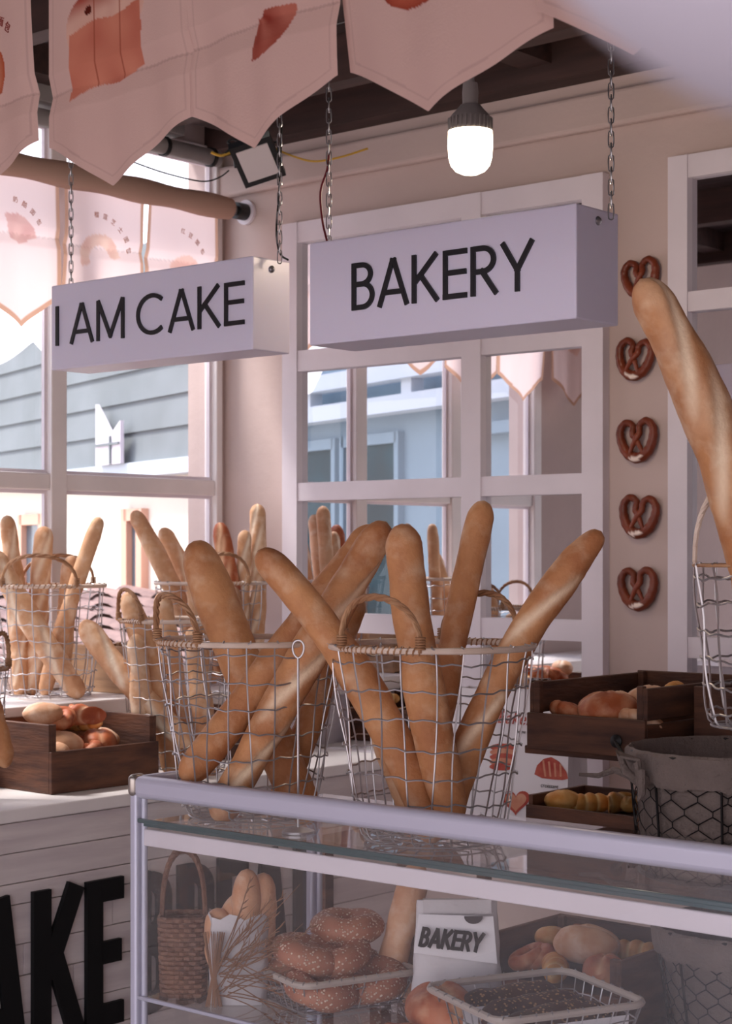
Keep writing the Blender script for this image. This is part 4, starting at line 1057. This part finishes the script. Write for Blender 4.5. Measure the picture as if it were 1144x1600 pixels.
for i, ((u, v, z, r, k), lb) in enumerate(zip(LB, LL)):
    lump(o0+V(-v, u, z+.016+(.022 if z > .08 else 0)), r*1.22, k, lb, gL, i+1, matk={'knot': 'bread_red', 'croissant': 'bread_red', 'roll': 'bread_gold'}.get(k, 'bread_pale') if k != 'bun' or i != 2 else 'bread_red')
# worn pale crate on the ledge between the two baskets
crate(V(.055, -.690, 1.147), X_, Y_, .26, .19, .135, .135, 'woodp', 'worn pale wooden crate on the window ledge between the two wire baskets', split=True)
# small dark crate at the counter's far end
o1 = V(.47, -.46, CZ)
crate(o1, V(0, 1, 0), V(-1, 0, 0), .24, .20, .16, .09, 'wood', 'dark wooden crate at the far end of the plank counter, seen through the baskets')
gG = 'breads in the crate at the far end of the counter'
for i, (u, v, z, r, k, lb) in enumerate(((.07, .06, .03, .038, 'croissant', 'croissant at the front left of the far-end crate'), (.15, .07, .03, .040, 'bun', 'bun at the front right of the far-end crate'), (.09, .12, .04, .038, 'knot', 'red-brown knot in the middle of the far-end crate'), (.16, .13, .06, .036, 'croissant', 'croissant at the back of the far-end crate'), (.10, .09, .085, .036, 'roll', 'pale ridged roll topping the heap in the far-end crate'))):
    lump(o1+V(-v, u, z+.02), r, k, lb, gG, 40+i)

# ------------------------------------------------------------------ dark wooden stand behind the case, right
sx0, sx1, sy0, sy1 = 1.36, 3.2, -1.10, -.42
st_ = thing('wooden_stand', (2.2, -.8, 0), 'dark wooden display stand behind the glass case', 'stand')
bevel(MB().box((sx0, sy0, .875), (sx1, sy1, .897)).build('board', M['wood'], st_, smooth=False), .002)
for x, y in ((sx0+.02, sy0+.02), (sx0+.02, sy1-.05), (1.62, sy0+.02), (sx1-.05, sy0+.02), (sx1-.05, sy1-.05)):
    MB().box((x, y, 0), (x+.028, y+.028, .874)).build('leg', M['wood'], st_, smooth=False)
for x in (2.30, 3.05): MB().box((x, -.86, .898), (x+.03, -.83, 1.119)).build('post', M['wood'], st_, smooth=False)
for y, xe in ((-1.16, 2.335), (-.90, 3.10)): bevel(MB().box((2.02, y, 1.145), (xe, y+.03, 1.161)).build('bearer', M['wood'], st_, smooth=False), .002)
for xb, yb_ in ((2.30, -1.19), (3.05, -1.07)): MB().box((xb, yb_, 1.120), (xb+.03, -.83, 1.1445)).build('bearer', M['wood'], st_, smooth=False)
MB().box((2.36, -1.06, 1.145), (3.10, -1.03, 1.161)).build('bearer', M['wood'], st_, smooth=False)
o2 = V(2.068, -1.22, 1.1625)
crate(o2, X_, Y_, .271, .42, .135, .072, 'wood', 'dark wooden crate of buns at the right, on the upper bearers below the pretzels', split=True)
crate(V(2.36, -1.075, 1.1625), X_, Y_, .42, .34, .13, .13, 'wood', 'second dark slatted crate right of the bun crate, behind the hung basket', split=True, posts=False)
gR = 'breads in the upper right crate'
for i, (u, v, z, r, k, mk, lb) in enumerate(((.055, .10, .03, .040, 'knot', 'bread_red', 'red-brown split roll at the left of the upper right crate'), (.115, .16, .035, .036, 'bun', 'bread_pale', 'small pale bun at the back left of the upper right crate'), (.145, .085, .03, .042, 'bun', 'bread_red', 'shiny round bun in the middle of the upper right crate'), (.185, .17, .045, .038, 'bun', 'bread_pale', 'speckled oval bun at the back of the upper right crate'), (.215, .09, .03, .036, 'knot', 'bread_pale', 'cluster roll at the front right of the upper right crate'), (.225, .20, .07, .034, 'roll', 'bread_gold', 'golden roll at the back right of the upper right crate'))):
    lump(o2+V(u+.012, v-.03, z+.018), r*1.18, k, lb, gR, 60+i, matk=mk)
hk = thing('crate_hook', (2.27, -1.225, 1.2), 'black iron hook fixed to the front of the upper right crate', 'hook')
cH = at(963, 1158, y=-1.224); b = MB().lathe(V(cH.x, -1.2215, cH.z), [(.012, 0), (.013, .004), (.006, .008), (0, .009)], 12, V(0, -1, 0)); b.build('plate', M['iron'], hk)
MB().tube([V(cH.x, -1.228, cH.z), at(975, 1180, y=-1.24), at(986, 1198, y=-1.26)], .0035, 6).build('rod', M['iron'], hk)
# croissant tray below it
o3 = at(822, 1285, y=-1.085); o3 = V(o3.x, -1.085, .898)
tr = thing('pastry_tray', (o3.x+.17, -.98, .898), 'dark wooden tray of golden pastries below the upper right crate', 'tray')
tb = MB(); x0, x1, y0, y1, z0, z1 = o3.x, o3.x+.36, -1.085, -.87, .898, 1.048
tb.box((x0, y0, z0), (x1, y0+.01, z1-.02)); tb.box((x0, y1-.01, z0), (x1, y1, z1)); tb.box((x0, y0+.01, z0), (x0+.01, y1-.01, z1)); tb.box((x1-.01, y0+.01, z0), (x1, y1-.01, z1)); tb.build('tray_side', M['wood'], tr, smooth=False)
MB().box((x0+.01, y0+.01, 1.0), (x1-.01, y1-.01, 1.008)).build('tray_floor', M['wood'], tr, smooth=False)
gT = 'golden pastries on the dark tray'
for i, (px, py, k, r, lb) in enumerate(((880, 1282, 'bun', .040, 'round golden bun at the left of the pastry tray'), (922, 1282, 'roll', .042, 'golden twisted pastry in the middle of the tray'), (962, 1280, 'croissant', .044, 'ridged golden croissant at the right of the tray'), (990, 1300, 'bun', .030, 'small golden bun at the right end of the tray, against the wire basket'))):
    p = at(px, py, d=3.72); lump(V(p.x, max(min(p.y, y1-.06), y0+.06), 1.009), r*.80, k, lb, gT, 80+i, matk='bread_gold', rz=.4+i*.5)
# printed white gift bag
bgx0, bgx1, bgy = 1.395, 1.745, -.60; bz0, bz1 = .898, 1.215
pb = thing('paper_bag', ((bgx0+bgx1)/2, bgy, bz0), 'white paper bag printed with red pastry drawings, left of the pastry tray', 'bag')
b = MB(); dd = .09
b.add([V(bgx0, bgy, bz0), V(bgx1, bgy, bz0), V(bgx1, bgy+.01, bz1), V(bgx0, bgy+.01, bz1), V(bgx0, bgy+dd, bz0), V(bgx1, bgy+dd, bz0), V(bgx1, bgy+dd-.01, bz1), V(bgx0, bgy+dd-.01, bz1), V(bgx1-.012, bgy+dd/2, bz0+.05), V(bgx1-.02, bgy+dd/2, bz1), V(bgx0+.012, bgy+dd/2, bz0+.05), V(bgx0+.02, bgy+dd/2, bz1)],
      [(0, 1, 2, 3), (5, 4, 7, 6), (1, 8, 9, 2), (1, 5, 8), (5, 6, 9, 8), (4, 0, 10), (0, 3, 11, 10), (4, 10, 11, 7), (0, 4, 5, 1)])
b.build('bag_body', M['paper'], pb, smooth=False)
def onbag(px, py): p = at(px, py, y=bgy+.0); t_ = (p.z-bz0)/(bz1-bz0)*.01; return V(p.x, bgy+t_-.0012, p.z)
def poly(pts, m, nm='printed_picture', par=pb, off=.0):
    b = MB(); b.add([p+V(0, -off, 0) for p in pts], [tuple(range(len(pts)))]); b.build(nm, m, par, smooth=False)
def outline(pxs): return [onbag(*p) for p in pxs]
poly(outline([(834, 1210), (838, 1196), (848, 1186), (860, 1183), (872, 1190), (884, 1206), (887, 1217), (878, 1219), (862, 1218), (846, 1216)]), M['prred'])
for k in range(4): poly(outline([(846+k*9, 1188+k*2), (849+k*9, 1188+k*2), (853+k*8, 1214), (850+k*8, 1214)]), M['prpeach'], off=.0004)
hp = [(806+19*math.sin(t_)**3*1.15, 1252-(13*math.cos(t_)-5*math.cos(2*t_)-2*math.cos(3*t_)-math.cos(4*t_))*1.35) for t_ in [2*math.pi*k/36 for k in range(36)]]
poly(outline(hp), M['prred']); hp2 = [(806+(x-806)*.75, 1252+(y-1252)*.75) for x, y in hp]; poly(outline(hp2), M['prpeach'], off=.0004)
for k in range(5):
    e = [(784+20*math.cos(a), 1168+k*7.5+6*math.sin(a)) for a in [2*math.pi*q/20 for q in range(20)]]; poly(outline(e), M['prred'] if k % 2 == 0 else M['prpeach'], off=.0003*k)
def text_obj(s_, p, size, ux, uy, nrm, m, par, nm='printed_text', shear=0, ext=.0003, bold=0, mid=True, width=None):
    cu = bpy.data.curves.new('printed_text', 'FONT'); cu.body = s_; cu.size = size; cu.extrude = ext; cu.shear = shear; cu.offset = bold
    cu.align_x = 'CENTER' if mid else 'LEFT'
    to = bpy.data.objects.new('tmp', cu); COL.objects.link(to); bpy.context.view_layer.update()
    me = bpy.data.meshes.new_from_object(to.evaluated_get(bpy.context.evaluated_depsgraph_get())); bpy.data.objects.remove(to)
    k = 1
    if width: xs = [v.co.x for v in me.vertices]; k = width/(max(xs)-min(xs))
    me.materials.clear(); me.materials.append(m)
    for v in me.vertices: v.co = p+ux*v.co.x*k+uy*v.co.y+nrm*v.co.z-ORG[par]
    o = bpy.data.objects.new(nm, me); COL.objects.link(o); o.parent = par; return o
text_obj('Bakery', onbag(806, 1132)+V(0, -.001, 0), .044, X_, V(0, 0, 1), V(0, -1, 0), M['prred'], pb, shear=.35)
text_obj('croissant', onbag(858, 1231)+V(0, -.001, 0), .014, X_, V(0, 0, 1), V(0, -1, 0), M['ink'], pb, shear=.2)
text_obj('home', onbag(812, 1146)+V(0, -.001, 0), .012, X_, V(0, 0, 1), V(0, -1, 0), M['ink'], pb, shear=.3)

# ------------------------------------------------------------------ chicken-wire baskets with linen lining
def hexbasket(c, zb, h, rt, rb, label, seed=0, tie=False):
    t = thing('chicken_wire_basket', (c.x, c.y, zb), label, 'basket'); rng = random.Random(seed)
    def pt(a, k, e=0): r = rb+(rt-rb)*k+e; return V(c.x+r*math.cos(a), c.y+r*math.sin(a), zb+h*k)
    b = MB(); N_ = 22; rows = 9
    for i in range(N_):
        for j in range(rows):
            a = 2*math.pi*(i+.5*(j % 2))/N_; da = 2*math.pi/N_; k0 = j/rows; k1 = (j+.38)/rows; k2 = (j+1)/rows
            b.tube([pt(a, k0, .001), pt(a+da*.02, k1, .002)], .0011, 4, caps=False)
            b.tube([pt(a, k1, .002), pt(a+da*.27, (k1+k2)/2+.004, .002), pt(a+da*.5, k2, .001)], .0011, 4, caps=False)
            b.tube([pt(a, k1, .002), pt(a-da*.27, (k1+k2)/2+.004, .002), pt(a-da*.5, k2, .001)], .0011, 4, caps=False)
    b.build('hexagonal_netting', M['iron'], t)
    b = MB()
    for i in range(9): a = 2*math.pi*i/9+.2; b.tube([pt(a, 0, .002), pt(a, 1, .003)], .0026, 6)
    for k in (0, .02, 1): b.tube([pt(2*math.pi*q/48, k, .002) for q in range(48)], .003, 6, closed=True)
    b.build('frame', M['iron'], t)
    b = MB(); n = 72; prof = [(0, -.012), (.35, -.007), (.75, -.006), (1.0, -.004), (1.03, .002), (1.0, .009), (.86, .010), (.76, .009)]
    for kk, e in prof:
        for q in range(n):
            a = 2*math.pi*q/n; b.v.append(pt(a, kk+(.014*math.sin(q*.9+seed)+.008*math.sin(q*2.3) if e > .008 else 0), e+.0028*math.sin(a*19+kk*5)+.0018*math.sin(a*37+kk*9)))
    for i in range(len(prof)-1):
        for q in range(n): w_ = (q+1) % n; b.f.append((i*n+q, i*n+w_, (i+1)*n+w_, (i+1)*n+q))
    b.v.append(V(c.x, c.y, zb+.012)); b.mi = [0]*len(b.f)
    for q in range(n): b.f.append((q, len(b.v)-1, (q+1) % n)); b.mi.append(0)
    b.build('linen_lining', M['linen'], t)
    if tie:
        p0 = at(1000, 1222, d=(V(c.x, c.y, 0)-V(CAM.x, CAM.y, 0)).dot(FW)-.10)
        b = MB(); q0 = at(905, 1210, d=3.15); pp = [p0+V(.012, 0, .0), p0, at(985, 1212, d=3.08), at(960, 1203, d=3.12), at(935, 1212, d=3.14), q0]
        b.tube(pp, [.012, .010, .008, .006, .0045, .003], 8)
        b.tube([p0, at(995, 1190, d=3.06), at(968, 1178, d=3.07), at(978, 1205, d=3.07), p0], [.006, .009, .010, .008, .004], 8)
        b.tube([p0, at(1002, 1205, d=3.05), at(1003, 1240, d=3.05), at(998, 1252, d=3.05)], [.006, .008, .007, .003], 8)
        b.build('tied_corner', M['linen'], t)
    return t
HB = at(1150, 1200, d=3.16)
hexbasket(HB, .985, .215, .185, .168, 'chicken-wire basket with grey linen lining, above the case rail at the right', 1, True)
for x in (2.50, 2.70, 2.90): bevel(MB().box((x, -1.38, .962), (x+.03, -.83, .984)).build('bearer', M['wood'], st_, smooth=False), .002)
MB().box((2.40, -.875, .930), (3.05, -.845, .961)).build('bearer', M['wood'], st_, smooth=False)
# ------------------------------------------------------------------ things inside the glass case
SH = SZ+.001
def inc(px, dy, z=SH):
    """point on the shelf seen in column px, dy behind the case front"""
    p = at(px, 1400, y=KY0+dy); return V(p.x, p.y, z)
# wicker basket with wrapped rolls and dried grass
p = V(1.772, -1.872, SH); wb = thing('wicker_basket', p, 'brown wicker basket with an arched handle inside the left of the case', 'basket')
ex = RT; ey = FW; hx, hy, hh_ = .036, .036, .135
b = MB(); n = 56
def rr2(k, q, e=0):
    a = 2*math.pi*q/n; ca, sa = math.cos(a), math.sin(a); s_ = (abs(ca)**4+abs(sa)**4)**-.25
    g = 1+.12*k; return p+ex*(ca*s_*(hx+e)*g)+ey*(sa*s_*(hy+e)*g)+V(0, 0, hh_*k)
for j in range(17):
    pts = [rr2(j/16, q, .0022*math.sin(q*math.pi/2+j*math.pi)) for q in range(n)]; b.tube(pts, .0048, 6, closed=True)
b.build('weave', M['kraft'], wb)
b = MB(); b.add([rr2(.03, q, -.004) for q in range(n)], [tuple(range(n))]); b.build('base', M['kraft'], wb, smooth=False)
b = MB()
for s_ in range(3):
    pts = []
    for q in range(41):
        u = q/40; ph = u*34+s_*2.09; pts.append(p+ex*(-math.cos(math.pi*u)*hx*1.08)+V(0, 0, hh_*.9+.135*max(0,math.sin(math.pi*u))**.7)+(ey*math.cos(ph)+V(0, 0, math.sin(ph)))*.004)
    b.tube(pts, .0045, 6)
b.build('handle', M['kraft'], wb)
gW = 'rolls standing in the plain paper bag'
p_w = p; p = V(1.893, -1.853, SH)
for i, (dx, dy, h0, h1, lb) in enumerate(((-.030, -.008, .05, .165, 'short pale roll at the left in the pale paper bag'), (-.004, .012, .05, .185, 'pale roll in the middle of the pale paper bag'), (.012, -.012, .05, .235, 'tall wrapped roll right of centre in the pale paper bag'), (.034, .006, .05, .225, 'wrapped roll at the right of the pale paper bag, slightly lower than its neighbour'))):
    q = p+ex*dx+ey*dy; baguette(q+V(0, 0, h0), q+ex*(.006*i-.008)+V(0, 0, h1), .026, lb, seed=50+i, group=gW, matk='bread_pale', nseg=30, nr=20)
pw = thing('paper_bag', V(1.893, -1.853, SH), 'plain pale paper bag of rolls beside the wicker basket inside the case', 'bag')
b = MB(); qb = V(1.893, -1.853, SH); NU, NV = 24, 14
for j in range(NV+1):
    v = j/NV
    for i in range(NU):
        a = 2*math.pi*i/NU; ca, sa = math.cos(a), math.sin(a); s_ = (abs(ca)**4+abs(sa)**4)**-.25
        wob = .004*noise.noise(V(ca*3, sa*3, v*6)); b.v.append(qb+ex*(ca*s_*(.050+.004*v)+wob)+ey*(sa*s_*.040+wob)+V(0, 0, .155*v+(.006*math.sin(i*1.9) if j == NV else 0)))
for j in range(NV):
    for i in range(NU): k = (i+1) % NU; b.f.append((j*NU+i, j*NU+k, (j+1)*NU+k, (j+1)*NU+i))
b.mi = [0]*len(b.f); b.build('bag_body', M['bag'], pw)
wh = thing('dried_grass_bunch', p+V(0, 0, .02), 'bunch of dried grass stalks in front of the wicker basket and pale paper bag', 'dried grass')
b = MB(); hd = MB(); rng = random.Random(11); ro = p-ey*.050+ex*(-.040)
for i in range(34):
    a = rng.uniform(-.5, 1.25); L_ = rng.uniform(.08, .20); dr = ex*math.cos(a)+V(0, 0, math.sin(a)); sag = rng.uniform(-.03, .02)
    s0 = ro+V(0, 0, rng.uniform(.02, .10))+ex*rng.uniform(0, .03)
    pts = [s0+dr*L_*u+V(0, 0, sag*u*u*3)-ey*(.012*u+.002*i/10) for u in [k/6 for k in range(7)]]; b.tube(pts, [.0011]*4+[.0008, .0006, .0004], 4)
    if i % 2: 
        for k in range(8):
            c0 = pts[3]+(pts[6]-pts[3])*(k/8); dd_ = (dr+ex*rng.uniform(-.6, .6)+V(0, 0, rng.uniform(-.6, .6))).normalized(); hd.tube([c0, c0+dd_*.008, c0+dd_*.016], [.0006, .0013, .0003], 4)
b.build('stalks', M['straw'], wh); hd.build('seed_heads', M['straw'], wh)
b = MB()
for k in range(26):
    a = k*2.4; q_ = ex*(.008*math.cos(a))+ey*(.004*math.sin(a)); b.tube([ro+q_*1.8+V(0, 0, .001), ro+q_*.5+V(0, 0, .05), ro+q_*2.4+V(0, 0, .13)], [.0012, .0012, .0008], 4)
b.build('stalk_ends', M['straw'], wh)

# shallow wire trays
def tray(c, ux, uy, lx, ly, h, label, seed=0):
    t = thing('wire_tray', c, label, 'tray'); up = V(0, 0, 1)
    def cor(u, v, z, r=.03):
        pts = []
        for (cx, cy, a0) in ((u-r, v-r, 0), (-u+r, v-r, 90), (-u+r, -v+r, 180), (u-r, -v+r, 270)):
            for k in range(6): a = math.radians(a0+90*k/5); pts.append(c+ux*(cx+r*math.cos(a))+uy*(cy+r*math.sin(a))+up*z)
        return pts
    MB().tube(cor(lx, ly, h), .0062, 8, closed=True).build('rim', M['wirew'], t)
    b = MB(); top = cor(lx, ly, h); bot = cor(lx*.86, ly*.86, .003)
    def edge(P, f):
        L_ = [0]; 
        for i in range(len(P)): L_.append(L_[-1]+(P[(i+1) % len(P)]-P[i]).length)
        s_ = f*L_[-1]; i = 0
        while i < len(P)-1 and L_[i+1] < s_: i += 1
        return P[i].lerp(P[(i+1) % len(P)], (s_-L_[i])/max(1e-6, L_[i+1]-L_[i]))
    for k in range(36):
        f = k/36; a, d = edge(top, f), edge(bot, f); m_ = a.lerp(d, .5)+V(0, 0, -.004); b.tube([a+up*.007, a+up*.002+(a-c).normalized()*.006, m_, d], .0013, 4)
    for kk in (.35, .68): b.tube([edge(bot, f/60).lerp(edge(top, f/60), kk)+V(0, 0, .002*math.sin(f*1.1+seed)) for f in range(60)], .0013, 4, closed=True)
    for k in range(9):
        s_ = -1+2*(k+.5)/9; b.tube([c+ux*lx*.86*s_+uy*ly*.86+up*.003, c+ux*lx*.86*s_-uy*ly*.86+up*.003], .0013, 4); b.tube([c+uy*ly*.86*s_+ux*lx*.86+up*.005, c+uy*ly*.86*s_-ux*lx*.86+up*.005], .0013, 4)
    b.tube(bot, .0016, 5, closed=True); b.build('wire_mesh', M['wire'], t)
    return t
tc_ = inc(520, .215); e1 = (RT*.86+FW*.5).normalized(); e2 = V(-e1.y, e1.x, 0)
tray(tc_, e1, e2, .118, .105, .056, 'cream wire tray of sesame bagels inside the case, left of the paper bag', 1)
gS = 'sesame bagels in the wire tray'
for i, (u, v, z, lb) in enumerate(((-.05, -.045, .015, 'sesame bagel at the front left of the bagel tray'), (.05, -.045, .015, 'sesame bagel at the near right of the bagel tray'), (-.045, .045, .02, 'sesame bagel at the back left of the bagel tray'), (.05, .045, .02, 'sesame bagel at the back right of the bagel tray'), (.0, -.005, .06, 'sesame bagel lying across the middle of the bagel heap'), (-.055, .0, .062, 'sesame bagel high on the left of the bagel heap'), (.045, .03, .095, 'topmost sesame bagel of the heap'))):
    o = lump(tc_+e1*u*1.05+e2*v*1.05+V(0, 0, z), .067, 'bagel', lb, gS, 90+i)
    o.rotation_euler = (.25*math.sin(i*2.1), .25*math.cos(i*1.3), 0)
tc2 = inc(835, .19); e1 = (RT*.90+FW*.42).normalized(); e2 = V(-e1.y, e1.x, 0)
tray(tc2, e1, e2, .135, .125, .085, 'cream wire tray of dark seeded loaves inside the case, right of the paper bag', 2)
gD = 'dark seeded loaves in the wire tray'
for i, (v, u, lb) in enumerate(((.068, -.03, 'dark seeded loaf at the back of the right tray'), (.0, .0, 'dark seeded loaf in the middle of the right tray'), (-.068, .02, 'dark seeded loaf at the front of the right tray'))):
    q = tc2+e2*v*1.0+e1*u*.2; baguette(q-e1*.100+V(0, 0, .052), q+e1*.100+V(0, 0, .054), .034, lb, seed=70+i, group=gD, matk='seeded', nseg=40, nr=22)
    b = MB(); n = 12
    for k in range(n+1):
        a = math.pi+math.pi*k/n
        for s_ in (-1, 1): b.v.append(q+e1*.106*s_+e2*.038*math.cos(a)+V(0, 0, .066+.060*math.sin(a)))
    b.f = [(2*k, 2*k+1, 2*k+3, 2*k+2) for k in range(n)]; b.mi = [0]*n
    tag(b.build('paper_liner', M['paper'], smooth=True), 'white paper trough under the %s seeded loaf' % ('back', 'middle', 'front')[i], 'paper liner')
# BAKERY paper bag
q = inc(714, .26); bx_ = RT; w0 = .080
pbg = thing('paper_bag', q, 'crinkled white paper bag printed BAKERY in bold black inside the case', 'bag')
b = MB(); NU, NV = 26, 22
for j in range(NV+1):
    v = j/NV; z = .20*v
    for i in range(NU):
        a = 2*math.pi*i/NU; ca, sa = math.cos(a), math.sin(a); s_ = (abs(ca)**3+abs(sa)**3)**(-1/3); dp = .038*(1-.85*v**2)
        wob = .003*noise.noise(V(ca*3, sa*3, v*7)); b.v.append(q+bx_*(ca*s_*(w0-.012*v)+wob)+FW*(sa*s_*dp+wob)+V(0, 0, z))
for j in range(NV):
    for i in range(NU): k = (i+1) % NU; b.f.append((j*NU+i, j*NU+k, (j+1)*NU+k, (j+1)*NU+i))
b.mi = [0]*len(b.f); b.build('bag_body', M['bag'], pbg)
MB().obox(q-FW*.012+V(0, 0, .192), bx_*.058, FW*.006, V(0, 0, .012)).build('folded_top', M['bag'], pbg, smooth=False)
lab = MB(); pts = [q+bx_*u-FW*(.0405-.012*max(0, (z-.1)/.1))+V(0, 0, z) for u, z in ((-.075, .118), (.066, .100), (.060, .178), (-.066, .182))]; lab.add(pts, [(0, 1, 2, 3)]); lab.build('printed_panel', M['paper'], pbg, smooth=False)
slp = (bx_+V(0, 0, -.10)).normalized(); upv = (V(0, 0, 1)+FW*.12).normalized()
b = MB(); xx = 0; hh2 = .034; scl = .106/(sum(letter_paths(c_)[0]+.16 for c_ in 'BAKERY'))
for c_ in 'BAKERY':
    wd_, ps_ = letter_paths(c_)
    for p_ in ps_: b.ribbon([(a_*scl+.2*(c2_*hh2), .003+c2_*(hh2-.006)) for a_, c2_ in p_], .0062, q-FW*.0485+slp*(-.066+xx*scl)+V(0, 0, .124), slp, upv, -FW*.0004, ext=.003 if len(p_) == 2 else 0)
    xx += wd_+.16
b.build('printed_text', M['black'], pbg, smooth=False)
b = MB(); c0 = q-FW*.0385+bx_*.026+V(0, 0, .180); b.add([c0]+[c0+bx_*.016*math.cos(a)+upv*.013*math.sin(a) for a in [math.pi+math.pi*k/12 for k in range(13)]], [(0, k+1, k+2) for k in range(12)]); b.build('printed_mark', M['ink'], pbg, smooth=False)
lump(inc(690, .14), .062, 'bun', 'round dark brown loaf in front of the BAKERY paper bag', 'loaves on the case shelf', 99, matk='bread_red')
lump(inc(630, .06), .045, 'knot', 'red-brown pastry low in the case between the two trays', 'loaves on the case shelf', 98, matk='bread_red')
p0 = inc(606, .30, SH+.03); p1 = at(655, 1345, d=(p0-CAM).dot(FW)+.03)
baguette(p0, p1, .028, 'pale baguette leaning inside the case, left of the BAKERY bag', seed=77, group='loaves on the case shelf', matk='bread_pale')
# crate and lower chicken-wire basket behind the case
t2 = thing('low_table', (2.35, -1.28, 0), 'low dark table behind the case carrying a crate and a wire basket', 'table')
bevel(MB().box((1.80, -1.44, .680), (3.1, -1.13, .699)).build('table_top', M['wood'], t2, smooth=False), .002)
for x in (1.83, 3.04):
    for y in (-1.42, -1.18): MB().box((x, y, 0), (x+.03, y+.03, .680)).build('leg', M['wood'], t2, smooth=False)
gK = 'breads in the crate behind the case'
o4 = V(2.10, -1.44, .700); crate(o4, X_, Y_, .32, .29, .13, .065, 'wood', 'dark wooden crate of breads seen through the case glass, lower right')
for i, (u, v, z, r, k, mk, lb) in enumerate(((.06, .17, .05, .028, 'bun', 'bread_gold', 'small round roll at the back left, seen through the case glass'), (.14, .17, .06, .042, 'knot', 'bread_red', 'red knotted pastry at the back, seen through the case glass'), (.07, .08, .04, .036, 'knot', 'bread_red', 'red knotted pastry at the front left, seen through the case glass'), (.17, .10, .055, .044, 'bun', 'bread_pale', 'large pale bun in the middle, seen through the case glass'), (.14, .05, .03, .034, 'roll', 'bread_gold', 'ridged roll at the front, seen through the case glass'), (.23, .06, .03, .036, 'bun', 'bread_red', 'pink bun at the right end, seen through the case glass'), (.23, .17, .05, .034, 'roll', 'bread_gold', 'golden roll at the back right, seen through the case glass'))):
    lump(o4+V(u*1.1, v, z+.035), r*1.15, k, lb, gK, 110+i, matk=mk)
LBk = at(1172, 1470, d=3.15); LBk = V(LBk.x, -1.275, 0)
hexbasket(LBk, .700, .190, .162, .135, 'lower chicken-wire basket with linen lining, seen through the case glass at the right', 5)
baguette(LBk+V(-.05, .06, .76), LBk+V(.09, -.03, .865), .042, 'brown loaf lying in the lower chicken-wire basket', seed=88, group='loaf in the lower wire basket')
